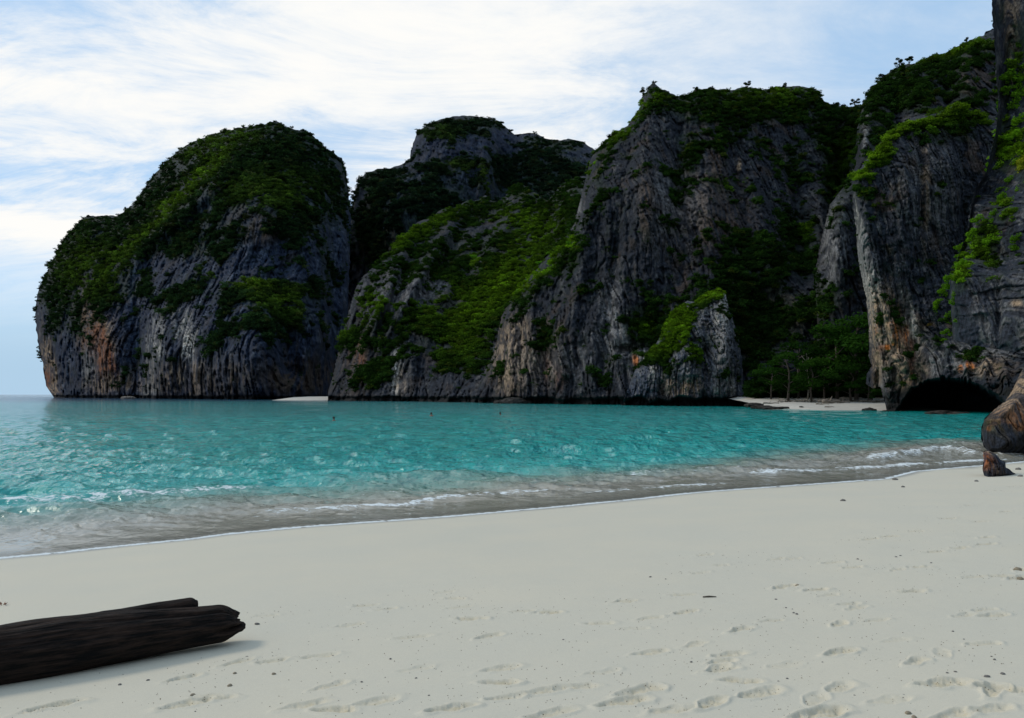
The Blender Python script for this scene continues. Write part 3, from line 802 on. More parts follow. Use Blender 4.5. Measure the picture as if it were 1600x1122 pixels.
# --- overhanging pillar with the sea cave
G_poly = [(1386, 646), (1384, 634), (1380, 622), (1376, 604), (1364, 607), (1353, 600), (1354, 585), (1362, 572), (1357, 556), (1358, 540), (1357, 510), (1354, 470), (1346, 432), (1340, 400), (1338, 370), (1334, 330), (1331, 300), (1331, 277), (1341, 266),
          (1356, 247), (1370, 228), (1390, 208), (1410, 190), (1430, 182), (1450, 178), (1470, 170), (1490, 166), (1512, 172), (1530, 184), (1550, 195), (1600, 198), (1800, 200), (1800, 660)]
CAVE = [(1398, 644), (1404, 636), (1414, 622), (1420, 608), (1432, 598), (1448, 590), (1470, 586), (1500, 586), (1528, 594), (1545, 606), (1562, 620), (1580, 630), (1640, 636), (1800, 640), (1800, 700), (1390, 700), (1392, 650)]
G_ctrl = [(1395, 630, 121), (1400, 560, 121), (1380, 480, 123), (1350, 400, 125), (1345, 300, 129), (1370, 230, 133), (1500, 175, 137), (1450, 300, 126), (1450, 450, 121), (1450, 560, 115), (1540, 350, 129), (1540, 500, 113), (1540, 590, 104), (1600, 590, 96), (1800, 590, 86), (1700, 300, 112)]


def g_fn(x, y, D):
    dd, _, _ = seg_dist(x, y, CAVE)
    sd_ = np.where(inside(x, y, CAVE), dd, -dd)
    sd_ = sd_ + 6.0 * fbm(x / 18, y / 14, 0 * x, 3) - 4.5 * sstep(0.25, 0.75, ridged(x / 7, y / 40, 0 * x + 3, 1)) * sstep(620, 596, y)
    D = D + 26 * sstep(-0.5, 14, sd_)
    # toe of the pillar swells forward, left face turns away
    D = D + 9 * sstep(1400 + (y - 640) * 0.16, 1352 + (y - 640) * 0.14, x) ** 1.3
    return D


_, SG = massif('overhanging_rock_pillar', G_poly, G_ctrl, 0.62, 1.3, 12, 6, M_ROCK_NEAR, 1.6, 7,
       bumps=[(1362, 420, 7, 70, 1.6, -0.1), (1385, 500, 8, 80, 1.8, -0.25), (1372, 470, 4, 80, -1.4, -0.2), (1405, 540, 9, 70, 1.5, -0.3), (1430, 540, 7, 60, -0.9, -0.3), (1388, 590, 8, 36, 1.8), (1372, 590, 3.5, 30, -2.5), (1400, 560, 14, 7, 1.5, 0.2),
              (1440, 300, 5, 90, -1.8), (1410, 300, 16, 100, 1.3), (1480, 300, 18, 100, 1.5), (1505, 340, 6, 110, -1.4), (1412, 570, 9, 14, 1.3), (1480, 560, 5, 30, 0.9), (1510, 565, 5, 26, 0.9), (1540, 575, 6, 24, 1.2), (1570, 590, 8, 20, 1.4)],
       paint=[('white', 1345, 400, 8, 60, 0.9, -0.1), ('pale', 1355, 440, 16, 80, 1.0, -0.15), ('white', 1375, 500, 20, 60, 0.55, -0.3), ('tan', 1390, 520, 26, 60, 0.9, -0.3), ('tan', 1405, 560, 26, 40, 0.8), ('white', 1420, 490, 8, 50, 0.4, -0.25), ('orange', 1400, 520, 6, 16, 0.55, -0.2),
              ('orange', 1416, 525, 4, 16, 0.4), ('orange', 1385, 543, 13, 4, 1.2, -0.35), ('orange', 1371, 505, 3, 14, 0.8), ('rust', 1425, 565, 5, 28, 0.7), ('tan', 1440, 575, 10, 18, 0.7), ('tan', 1372, 560, 8, 50, 0.6), ('pale', 1500, 560, 60, 26, 0.6), ('tan', 1545, 575, 20, 12, 0.5), ('orange', 1518, 570, 6, 7, 0.6), ('orange', 1500, 578, 4, 4, 0.6),
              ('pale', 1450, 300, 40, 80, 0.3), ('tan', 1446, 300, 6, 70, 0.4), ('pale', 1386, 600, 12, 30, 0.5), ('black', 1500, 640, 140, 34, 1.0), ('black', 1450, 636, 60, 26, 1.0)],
       veg=[(1500, 186, 60, 12, 1.0), (1440, 196, 60, 9, 1.0, -0.2), (1385, 232, 30, 8, 1.0, -0.85), (1346, 276, 14, 8, 1.0), (1350, 305, 14, 8, 0.8), (1400, 320, 12, 8, 0.5), (1470, 210, 50, 14, 0.6), (1462, 303, 6, 6, 0.4)],
       bright=[(1500, 180, 60, 16, 0.35), (1440, 195, 60, 12, 0.6, -0.2), (1380, 235, 40, 14, 0.9, -0.85), (1346, 276, 20, 12, 1.0)],
       vegr=0.6, vegn=1300, label='grey overhanging rock pillar streaked cream and orange above the dark sea cave', scrub_label='green shrubs along the rim of the overhanging pillar', fn=g_fn, base_tone=0.72, notch=None, roundto=570, sparse=0.02, tidal=1.2, slopeveg=0.2, warm=0.2)

# --- close cliff at the right edge
H_poly = [(1489, 531), (1487, 500), (1484, 470), (1483, 440), (1494, 412), (1503, 385), (1513, 355), (1516, 320), (1524, 295), (1540, 272), (1548, 240), (1556, 205), (1560, 160), (1556, 110), (1553, 60), (1550, 20), (1547, -60), (1560, -300),
          (2000, -320), (2200, 560), (1900, 565), (1700, 560), (1600, 552), (1560, 546), (1520, 539)]
H_ctrl = [(1492, 520, 60), (1490, 440, 61), (1520, 350, 64), (1560, 200, 68), (1552, 20, 72), (1600, 500, 54), (1600, 300, 60), (1600, 100, 68), (1900, 500, 42), (1900, 0, 55), (1550, 500, 57), (1550, 400, 60), (2200, 0, 50), (1560, -300, 85)]


def h_fn(x, y, D):
    # shelf above the overhanging block, where the bushes root
    D = D + 5 * sstep(430, 400, y + 12 * fbm(x / 30, y / 30, 0 * x, 2)) + 3 * sstep(330, 300, y)
    return D


_, SHC = massif('ledged_cliff_face', H_poly, H_ctrl, 0.42, 1.5, 12, 3.5, M_ROCK_H, 1.6, 8,
       bumps=[(1520, 480, 20, 60, 0.5), (1560, 480, 6, 70, -0.6), (1580, 100, 10, 80, 1.5), (1565, 60, 5, 70, -1.2)],
       paint=[('tan', 1580, 30, 12, 50, 0.3), ('pale', 1560, 120, 6, 60, 0.4), ('pale', 1580, 480, 50, 40, 0.35), ('tan', 1590, 475, 8, 8, 0.6), ('pale', 1512, 320, 10, 40, 0.5)],
       veg=[(1592, 70, 16, 34, 0.9), (1560, 20, 8, 30, 0.5), (1585, 235, 30, 50, 1.0, -0.5), (1540, 375, 18, 36, 0.9), (1505, 425, 12, 30, 0.9), (1578, 140, 18, 30, 0.7), (1560, 320, 16, 20, 0.8)],
       bright=[(1580, 230, 60, 120, 1.0), (1500, 430, 40, 60, 1.0)],
       vegr=0.34, vegn=1300, label='close dark cliff with square ledges and hanging bushes at the right edge', scrub_label='low green growth on the ledges of the close cliff', fn=h_fn, base_tone=0.8, notch=None, roundto=525, ledge=0.2, cracks=0.35, joints=1.0, flute=0.6, full_back=True, tidal=0, slopeveg=0.1, vegsky=False)

# ------------------------------------------------------------------ shoreline, sand, sea
SHORE_PX = [(-900, 985), (-500, 935), (-200, 897), (0, 873), (100, 864), (200, 853), (300, 843), (350, 836), (400, 831), (500, 822), (600, 815), (700, 808), (800, 799), (900, 790), (1000, 780), (1100, 769), (1200, 762),
            (1300, 755), (1385, 749), (1432, 737), (1536, 728), (1600, 722), (1720, 712), (1900, 705), (2300, 700)]
SH = np.array([[(x - 800) * (ZC * F / (y - HY)) / F, ZC * F / (y - HY)] for x, y in SHORE_PX])
SLOPE = 0.066


def shore_d(X, Y):
    """signed distance to the water's edge, plus = dry"""
    d, qx, qy = seg_dist(X, Y, SH, closed=False)
    poly = np.concatenate([SH, [[400, SH[-1, 1]], [400, -200], [-400, -200], [-400, SH[0, 1]]]])
    return np.where(inside(X, Y, poly), d, -d)


def sand_base(X, Y, d=None):
    if d is None: d = shore_d(X, Y)
    z = SLOPE * d
    z = np.where(d > 14, SLOPE * 14 + (d - 14) * 0.03, z)
    z = np.maximum(z, -4.0)
    z = z + 0.012 * fbm(X / 1.7, Y / 1.7, 0 * X, 3) * sstep(0.5, 6, d) + 0.05 * perlin(X / 7, Y / 7, 0 * X + 4) * sstep(2, 8, d)
    return z


def ground_at(px, py):
    """world point of the sand seen at a photograph pixel"""
    Y = 1.6 * F / (py - HY)
    for _ in range(25):
        X = (px - 800) * Y / F
        z = float(sand_base(np.array([X]), np.array([Y]))[0])
        Y = 0.5 * Y + 0.5 * (ZC - z) * F / (py - HY)
    return Vector(((px - 800) * Y / F, Y, z))


# footprints: pixel position, length scale, heading (degrees in the world, 0 = along +X), depth in mm
FP = []
for (x, y, s, a, d) in [
    (1156, 984, 1.1, 20, 16), (1206, 970, 0.9, 8, 10), (1312, 975, 1.0, 25, 15), (1369, 969, 0.9, 5, 9), (1312, 1019, 1.2, 14, 18), (1225, 917, 1.2, 10, 22), (1275, 922, 1.1, 4, 20), (1425, 924, 1.1, 2, 18),
    (1331, 887, 1.1, 12, 15), (1301, 879, 0.9, 0, 20), (1437, 886, 0.9, -15, 18), (1400, 890, 0.9, 15, 10), (1325, 944, 1.0, 10, 12), (1337, 950, 1.1, 18, 10), (1294, 930, 1.0, 12, 8), (1140, 1023, 1.0, 6, 15), (1128, 1034, 0.8, 6, 14),
    (1119, 1045, 0.9, 25, 12), (1156, 1065, 1.0, -14, 16), (1187, 1084, 1.3, 12, 16), (1110, 1100, 1.0, 22, 18), (1312, 1075, 1.1, 20, 12), (1275, 1094, 1.0, 30, 8), (1281, 1115, 1.5, 8, 20), (1431, 1034, 1.0, 20, 14), (1472, 1020, 1.0, 35, 7),
    (1537, 1006, 0.9, 0, 12), (1506, 962, 1.1, 15, 9), (1553, 962, 1.2, 8, 14), (1537, 953, 0.9, 5, 12), (1475, 1069, 1.5, 0, 22), (1553, 1081, 1.1, 25, 16), (1569, 1078, 1.2, -20, 16), (1550, 1109, 1.0, 5, 12), (1490, 1117, 1.0, 10, 14),
    (1215, 873, 1.0, 8, 12), (1240, 873, 0.8, 12, 10), (1125, 883, 0.8, 4, 10), (855, 957, 1.0, -8, 18), (975, 940, 1.0, 10, 16), (1067, 930, 1.0, -6, 14), (1070, 957, 1.0, 15, 18), (935, 974, 1.0, -10, 12), (990, 982, 0.9, -12, 7),
    (1015, 1020, 1.1, 6, 14), (1085, 1007, 1.0, 20, 9), (1100, 867, 1.1, 10, 12), (1095, 895, 1.0, 15, 9), (1000, 1080, 1.3, 12, 18), (975, 1097, 1.3, 6, 16), (850, 1080, 1.2, 8, 14), (900, 1073, 1.0, -6, 12), (815, 955, 0.9, 0, 9), (1015, 966, 0.9, 10, 12),
    (1125, 1047, 1.0, 8, 12), (570, 946, 1.0, 0, 14), (602, 952, 0.8, 6, 14), (710, 935, 0.9, -20, 12), (695, 925, 0.9, 15, 7), (735, 967, 1.1, -10, 20), (765, 994, 1.0, 20, 14), (720, 949, 1.0, 5, 9), (545, 977, 1.1, 12, 12), (645, 995, 1.2, 4, 9),
    (500, 1025, 1.1, 8, 12), (425, 1033, 0.9, 10, 18), (370, 1035, 1.0, 25, 14), (285, 1060, 0.9, 18, 16), (90, 1102, 1.2, 14, 18), (60, 1107, 1.0, 25, 12), (290, 1100, 1.4, 18, 16), (330, 1090, 1.2, -8, 12), (515, 1072, 1.0, 20, 12), (475, 1102, 1.2, 15, 14),
    (520, 1110, 1.0, -10, 18), (585, 1097, 1.3, 15, 12), (705, 1107, 1.1, 8, 18), (780, 1045, 1.2, 10, 12), (780, 1067, 1.0, -10, 18), (790, 1090, 0.8, 5, 14), (415, 962, 0.9, 0, 9), (940, 1050, 0.9, 10, 6), (1500, 856, 1.1, 5, 18), (1540, 850, 1.2, 3, 16),
    (1460, 862, 1.1, 0, 16), (1360, 842, 1.0, 8, 14), (1390, 838, 1.1, 0, 16), (1430, 830, 1.0, 6, 14), (1530, 815, 1.2, 2, 14), (1570, 800, 1.2, 5, 14), (1480, 810, 1.1, -5, 14), (1550, 767, 1.2, 0, 18), (1590, 760, 1.0, 4, 12), (1510, 790, 1.1, 6, 12), (1540, 840, 1.1, 8, 18),
    (1560, 900, 1.1, -6, 14), (1595, 890, 0.9, 20, 26), (1590, 903, 1.0, 5, 22), (1520, 901, 1.0, 0, 10), (650, 1045, 1.0, 12, 6), (1050, 1110, 1.1, 4, 12), (860, 1115, 1.2, 12, 14), (1400, 1000, 1.0, 10, 5), (1390, 1095, 1.0, 5, 7), (1225, 1040, 1.0, 10, 5), (20, 1060, 1.0, 10, 5)]:
    FP.append((x, y, s, a, d))


def sand_z(X, Y, d):
    z = sand_base(X, Y, d)
    wx_ = X + 0.03 * perlin(X * 9, Y * 9, 0 * X); wy_ = Y + 0.03 * perlin(X * 9, Y * 9, 0 * X + 7)
    tone = np.zeros(X.shape)
    for i, (px, py, s, a, dep) in enumerate(FP):
        c = ground_at(px, py)
        an = math.radians(a * 1.6 + 8)
        dx = wx_ - c.x; dy = wy_ - c.y
        sel = (np.abs(dx) < 0.7) & (np.abs(dy) < 0.6)
        if not sel.any(): continue
        dx = dx[sel]; dy = dy[sel]
        u = dx * math.cos(an) + dy * math.sin(an); v = -dx * math.sin(an) + dy * math.cos(an)
        hl, hw = 0.130 * s ** 0.7, 0.052 * s ** 0.7
        vv = v / (hw * (1 + 0.25 * np.clip(u / hl, -1, 1)))
        r = np.sqrt((u / hl) ** 2 + vv ** 2)
        lump = 1 + 0.8 * perlin(dx * 14 + i, dy * 14, 0 * dx)
        h = -dep * 0.0011 * sstep(1.15, 0.55, r) * lump * (0.75 + 0.5 * (np.cos(u / hl * 2.2) < 0.2))
        h += dep * 0.00055 * np.exp(-((r - 1.25) / 0.22) ** 2) * (1 + 0.9 * perlin(dx * 10, dy * 10 + i, 0 * dx))
        h += dep * 0.00035 * perlin(dx * 55, dy * 55, 0 * dx) * sstep(1.6, 0.6, r)
        z[sel] += h
        tone[sel] = np.maximum(tone[sel], sstep(1.5, 0.4, r) * min(1, dep / 18.0))
    # trampled, drier upper beach towards the right
    tr = sstep(5, 10, d) * sstep(-3, 6, X - 0.2 * Y)
    z += 0.010 * tr * ridged(X / 0.9, Y / 0.6, 0 * X + 2, 2) * sstep(0.0, 0.4, fbm(X / 2, Y / 1.4, 0 * X, 3) + 0.1)
    z += 0.0035 * sstep(3, 8, d) * fbm(X * 3, Y * 5, 0 * X, 3)
    return z, tone


def build_sand():
    rows = np.concatenate([np.linspace(3400, 1175, 14)[:-1], np.arange(1175, 760, -1.4), np.arange(760, 700, -2.0), [697, 690, 680, 670]])
    Yc = (ZC - 0.75) * F / (rows - HY)
    Yc = Yc * 1.0
    Yc = np.concatenate([[-60, -25, -10, -3, -0.5, 0.4], Yc[Yc > 0.6]])
    Yc = np.sort(Yc)
    us = np.concatenate([[-6, -3.5, -2.2, -1.4, -1.0], np.arange(-0.70, 0.70, 0.00118), [0.78, 0.9, 1.1, 1.5, 2.2, 3.5, 6]])
    half = np.maximum(np.abs(Yc), 3.0)
    X = us[None, :] * half[:, None]
    Y = np.repeat(Yc[:, None], len(us), 1)
    d = shore_d(X, Y)
    z, tone = sand_z(X, Y, d)
    keep = d > -9
    idx = np.full(X.shape, -1); idx[keep] = np.arange(keep.sum())
    V = np.stack([X[keep], Y[keep], z[keep]], -1)
    Q = grid_quads(idx)[:, ::-1]
    wet = sstep(0.35, 0.02, d[keep] + 0.15 * fbm(V[:, 0] / 3, V[:, 1] / 3, 0 * V[:, 0], 2))
    m, nt, N, L, out = new_mat('beach_sand')
    bs = N.new('ShaderNodeBsdfPrincipled'); L.new(bs.outputs[0], out.inputs[0])
    g = N.new('ShaderNodeNewGeometry'); pos = g.outputs['Position']
    a1 = n_noise(N, L, pos, 0.6, 4, 0.6); a2 = n_noise(N, L, pos, 260, 3, 0.7); a3 = n_noise(N, L, pos, 22, 5, 0.7)
    aw = N.new('ShaderNodeAttribute'); aw.attribute_name = 'wet'
    ap = N.new('ShaderNodeAttribute'); ap.attribute_name = 'print'
    cm = N.new('ShaderNodeMixRGB'); cm.inputs[1].default_value = (0.550, 0.512, 0.412, 1); cm.inputs[2].default_value = (0.578, 0.528, 0.415, 1)
    L.new(n_range(N, L, a1, 0.35, 0.65, 0, 1), cm.inputs[0])
    cp = N.new('ShaderNodeMixRGB'); cp.inputs[2].default_value = (0.50, 0.42, 0.27, 1)
    L.new(cm.outputs[0], cp.inputs[1])
    pm = N.new('ShaderNodeMath'); pm.operation = 'MULTIPLY'; L.new(ap.outputs['Fac'], pm.inputs[0]); L.new(n_range(N, L, a3, 0.35, 0.65, 0.1, 0.9), pm.inputs[1])
    L.new(pm.outputs[0], cp.inputs[0])
    cw = N.new('ShaderNodeMixRGB'); cw.inputs[2].default_value = (0.33, 0.32, 0.28, 1); L.new(cp.outputs[0], cw.inputs[1]); L.new(aw.outputs['Fac'], cw.inputs[0])
    gr = N.new('ShaderNodeVectorMath'); gr.operation = 'SCALE'; L.new(cw.outputs[0], gr.inputs[0]); L.new(n_range(N, L, a2, 0.3, 0.7, 0.86, 1.14), gr.inputs['Scale'])
    L.new(gr.outputs[0], bs.inputs['Base Color'])
    L.new(n_range(N, L, aw.outputs['Fac'], 0, 1, 0.85, 0.35), bs.inputs['Roughness'])
    bs.inputs['Specular IOR Level'].default_value = 0.25
    ha = N.new('ShaderNodeMath'); ha.operation = 'ADD'
    hb = N.new('ShaderNodeMath'); hb.operation = 'MULTIPLY'; hb.inputs[1].default_value = 0.25
    L.new(a2, hb.inputs[0]); L.new(hb.outputs[0], ha.inputs[0]); L.new(a3, ha.inputs[1])
    bp = N.new('ShaderNodeBump'); bp.inputs['Strength'].default_value = 0.35; bp.inputs['Distance'].default_value = 0.006
    L.new(ha.outputs[0], bp.inputs['Height']); L.new(bp.outputs[0], bs.inputs['Normal'])
    me = mesh_np('beach', V, Q, m, True, attrs={'wet': wet, 'print': tone[keep]})
    link('beach', me, kind='structure', label='pale smooth sand beach with scattered footprints')


build_sand()

# small breaking waves: polylines in photograph pixels, height m, width m, foam amount
WAVES = [([(-200, 803), (0, 792), (100, 786), (200, 781), (290, 775), (380, 770), (470, 764)], 0.14, 0.42, 0.72),
         ([(340, 808), (420, 801), (520, 796), (620, 790), (700, 780), (760, 774), (850, 769), (930, 764)], 0.035, 0.30, 0.8),
         ([(470, 764), (560, 758), (640, 754), (720, 749), (820, 744)], 0.14, 0.6, 0.25),
         ([(860, 775), (960, 768), (1060, 760), (1180, 754)], 0.02, 0.3, 0.7),
         ([(880, 747), (1000, 743), (1100, 738), (1200, 732)], 0.06, 0.7, 0.4),
         ([(1330, 724), (1390, 717), (1430, 711), (1465, 707), (1500, 708), (1540, 713), (1620, 714), (1720, 710)], 0.20, 0.55, 0.75),
         ([(1130, 744), (1240, 738), (1340, 733), (1420, 727), (1500, 722), (1600, 717)], 0.05, 0.5, 0.8),
         ([(1455, 698), (1500, 697), (1560, 698)], 0.15, 0.6, 0.5),
         ([(0, 822), (120, 814), (260, 808)], 0.02, 0.4, 0.15),
         ([(100, 845), (180, 836), (240, 838), (320, 835)], 0.012, 0.12, 0.5)]


def build_sea():
    rows = np.concatenate([[617.0, 617.5, 618.0], np.arange(618.4, 640, 0.8), np.arange(640, 905, 0.95), np.linspace(910, 1500, 30)])
    Yc = ZC * F / (rows - HY)
    Yc = np.sort(Yc)
    us = np.concatenate([[-5, -3, -2, -1.4, -1.05, -0.9, -0.8], np.arange(-0.70, 0.70, 0.0014), [0.8, 0.9, 1.1, 1.5, 2.2]])
    X = us[None, :] * np.maximum(Yc, 6)[:, None]
    Y = np.repeat(Yc[:, None], len(us), 1)
    d = -shore_d(X, Y)                     # distance out from the edge
    keep = d > -0.6
    idx = np.full(X.shape, -1); idx[keep] = np.arange(keep.sum())
    X = X[keep]; Y = Y[keep]; d = d[keep]
    # shore-aligned swell + wind chop
    z = np.zeros(X.shape)
    dy = Y * Y / (ZC * F) * 0.95            # row spacing here
    ux = X * 0.985 - Y * 0.17; uy = X * 0.17 + Y * 0.985
    for lam, amp, an, seed in [(26, 0.10, 2.6, 1), (13, 0.08, 2.0, 2), (7, 0.12, 2.0, 3), (3.6, 0.100, 2.0, 4), (1.9, 0.080, 1.9, 5), (1.0, 0.052, 1.8, 6), (0.5, 0.026, 1.7, 7), (0.27, 0.010, 1.2, 8)]:
        n = perlin(ux / (lam * an * 0.5), uy / (lam * 0.5), 0 * X + seed * 3.3)
        n = (0.62 * (1 - 2.4 * np.abs(n)) + 0.9 * perlin(ux / (lam * an * 0.45) + 50, uy / (lam * 0.42), 0 * X + seed * 2.1)) if lam < 14 else n   # sharp little crests
        fade = sstep(1.6, 0.5, dy / lam)
        calm = sstep(lam * 0.15, lam * 0.9 + 3.5, d)
        z += amp * n * fade * calm
    shallow = sstep(0.1, 2.0, d) * sstep(9, 3, d)
    shallow = shallow * (0.12 + 0.88 * sstep(-8.5, -4.5, X))
    z += 0.010 * shallow * perlin(ux / 0.9, uy / 0.22, 0 * X + 3) + 0.004 * shallow * perlin(ux / 0.25, uy / 0.1, 0 * X + 8)
    foam = np.zeros(X.shape)
    fz1 = fbm(X / 0.35, Y / 0.22, 0 * X + 1, 4); fz2 = fbm(X / 2.2, Y / 1.4, 0 * X + 1, 3)
    for pl, h, wd, fo in WAVES:
        W = np.array([[(x - 800) * (ZC * F / (y - HY)) / F, ZC * F / (y - HY)] for x, y in pl])
        wob = 0.35 * wd * perlin(X / 1.5, Y / 1.5, 0 * X + len(pl))
        dd, qx, qy = seg_dist(X, Y, W, closed=False)
        side = np.sign(Y - qy)              # behind the crest: gentler
        dd = np.maximum(dd + wob, 0)
        k = np.where(side > 0, 1.9, 0.8) * wd
        # taper at the ends
        e0 = np.hypot(X - W[0, 0], Y - W[0, 1]); e1 = np.hypot(X - W[-1, 0], Y - W[-1, 1])
        tp = sstep(0, 2.2, np.minimum(e0, e1))
        z += h * np.exp(-(dd / k) ** 2) * tp * (0.75 + 0.5 * fz2)
        fk = np.where(side > 0, 0.45, 1.0) * wd
        f = np.exp(-(dd / fk) ** 2) * tp * fo
        foam = np.maximum(foam, f * sstep(-0.35, 0.15, fz1 + 0.9 * fz2 + (fo - 0.5) * 0.6))
    # thin lace where the sheet ends on the sand
    edge = np.exp(-((d - 0.06 - 0.05 * fz2) / (0.045 + 0.0022 * Y)) ** 2) * sstep(-0.35, 0.1, fz1 + 0.25)
    foam = np.maximum(foam, edge * 1.3)
    lace = sstep(0.22, 0.42, fz1 + 0.25 * fz2) * sstep(0.1, 0.6, d) * sstep(7, 2, d)
    foam = np.maximum(foam, lace * 0.4 * sstep(-8, -4.5, X))
    chop = sstep(0.30, 0.55, fz1) * sstep(4, 8, d) * sstep(40, 10, d) * 0.12
    foam = np.maximum(foam, chop)
    z -= 0.02 * sstep(0.0, -0.5, d)
    z += 0.012 * sstep(0.0, 0.3, d)
    V = np.stack([X, Y, z], -1)
    Q = grid_quads(idx)[:, ::-1]
    # water column colour: pale sand shows through the thin edge, then turquoise, then deep teal
    c_s = np.array([0.30, 0.285, 0.23]); c_g = np.array([0.14, 0.25, 0.20]); c_t = np.array([0.001, 0.33, 0.30]); c_d = np.array([0.001, 0.22, 0.21]); c_b = np.array([0.004, 0.045, 0.095])
    dn = d + 1.3 * fbm(X / 6, Y / 4, 0 * X + 9, 3)
    shoal = 3.2 * sstep(4, 20, X)           # the sandy shelf is wider on the right
    dn = dn - shoal
    t1 = sstep(2.4, 5.4, dn)[:, None]; t2 = sstep(4.2, 8.0, dn)[:, None]
    pt = fbm(X / 30, Y / 50, 0 * X + 4, 3)
    t3 = sstep(40, 130, d + 40 * pt)[:, None] * 0.75; t4 = sstep(170, 420, Y + 60 * pt)[:, None]
    c = c_s * (1 - t1) + c_g * t1
    c = c * (1 - t2) + c_t * t2
    c = c * (1 - t3) + c_d * t3
    c = c * (1 - t4) + c_b * t4
    m, nt, N, L, out = new_mat('sea_water')
    at = N.new('ShaderNodeAttribute'); at.attribute_name = 'tone'
    af = N.new('ShaderNodeAttribute'); af.attribute_name = 'foam'
    ad = N.new('ShaderNodeAttribute'); ad.attribute_name = 'out'
    g = N.new('ShaderNodeNewGeometry'); pos = g.outputs['Position']
    n1 = n_noise(N, L, pos, 1.1, 6, 0.62, (0.8, 1.1, 1)); n2 = n_noise(N, L, pos, 0.6, 4, 0.6, (1.0, 0.35, 1)); n3 = n_noise(N, L, pos, 9, 3, 0.6, (0.8, 1.2, 1))
    s1 = N.new('ShaderNodeMath'); s1.operation = 'MULTIPLY_ADD'; L.new(n2, s1.inputs[0]); s1.inputs[1].default_value = 2.6; L.new(n1, s1.inputs[2])
    s2 = N.new('ShaderNodeMath'); s2.operation = 'MULTIPLY_ADD'; L.new(n3, s2.inputs[0]); s2.inputs[1].default_value = 0.10; L.new(s1.outputs[0], s2.inputs[2])
    bp = N.new('ShaderNodeBump'); bp.inputs['Distance'].default_value = 0.6
    L.new(s2.outputs[0], bp.inputs['Height'])
    L.new(n_range(N, L, ad.outputs['Fac'], 1, 14, 0.10, 0.9), bp.inputs['Strength'])
    bs = N.new('ShaderNodeBsdfPrincipled')
    bs.inputs['IOR'].default_value = 1.33; bs.inputs['Roughness'].default_value = 0.07
    bs.inputs['Specular IOR Level'].default_value = 0.5
    L.new(at.outputs['Color'], bs.inputs['Base Color']); L.new(bp.outputs[0], bs.inputs['Normal'])
    fm = N.new('ShaderNodeBsdfDiffuse')
    fb = n_noise(N, L, pos, 18, 4, 0.7)
    fcol = N.new('ShaderNodeMixRGB'); fcol.inputs[1].default_value = (0.62, 0.68, 0.68, 1); fcol.inputs[2].default_value = (0.85, 0.87, 0.86, 1)
    L.new(fb, fcol.inputs[0]); L.new(fcol.outputs[0], fm.inputs[0])
    fn_ = n_noise(N, L, pos, 7, 7, 0.72, (0.8, 1.2, 1))
    fsum = N.new('ShaderNodeMath'); fsum.operation = 'ADD'
    L.new(n_range(N, L, fn_, 0.34, 0.66, -1.0, 0.0), fsum.inputs[0]); L.new(af.outputs['Fac'], fsum.inputs[1])
    fmul = N.new('ShaderNodeMapRange'); fmul.interpolation_type = 'SMOOTHSTEP'; L.new(fsum.outputs[0], fmul.inputs['Value'])
    fmul.inputs['From Min'].default_value = -0.08; fmul.inputs['From Max'].default_value = 0.30; fmul.inputs['To Max'].default_value = 0.95
    mx = N.new('ShaderNodeMixShader'); L.new(fmul.outputs[0], mx.inputs[0]); L.new(bs.outputs[0], mx.inputs[1]); L.new(fm.outputs[0], mx.inputs[2])
    # film of water thins to nothing over the sand
    tr = N.new('ShaderNodeBsdfTransparent')
    mt = N.new('ShaderNodeMixShader'); al = N.new('ShaderNodeMath'); al.operation = 'MAXIMUM'; L.new(n_range(N, L, ad.outputs['Fac'], 0.0, 0.8, 0.5, 1.0), al.inputs[0]); L.new(fmul.outputs[0], al.inputs[1]); L.new(al.outputs[0], mt.inputs[0])
    L.new(tr.outputs[0], mt.inputs[1]); L.new(mx.outputs[0], mt.inputs[2]); L.new(mt.outputs[0], out.inputs[0])
    me = mesh_np('sea', V, Q, m, True, c, {'foam': foam, 'out': d})
    link('sea', me, kind='structure', label='turquoise rippled bay water with small waves at the edge')
    # the open ocean beyond the detailed sheet
    V = np.array([[-26000, ZC * F / 0.5 - 30, -0.3], [26000, ZC * F / 0.5 - 30, -0.3], [26000, 26000, -0.3], [-26000, 26000, -0.3]])
    me = mesh_np('ocean', V, np.array([[0, 1, 2, 3]]), m, True, np.tile(c_b, (4, 1)), {'foam': np.zeros(4), 'out': np.full(4, 500.0)})
    link('ocean', me, kind='structure', label='open sea reaching the horizon')
    V = np.array([[-26000, -300, -6], [26000, -300, -6], [26000, 26000, -6], [-26000, 26000, -6]])
    sb = mesh_np('seabed', V, np.array([[0, 1, 2, 3]]), plain_mat('seabed_sand', (0.4, 0.38, 0.3), 0.9, 0.2, 0.2), True)
    link('seabed', sb, kind='structure', label='sandy sea bed')


build_sea()
# ------------------------------------------------------------------ cove beach and far sand strip
M_SAND_FAR = plain_mat('cove_sand', (0.50, 0.47, 0.41), 0.9, 0.8, 0.15)
M_DRIFT = plain_mat('driftwood', (0.22, 0.185, 0.15), 0.9, 5, 0.4, 0.5, (1, 1, 1))
M_DARKROCK = rock_mat('wet_rock', 0.5)


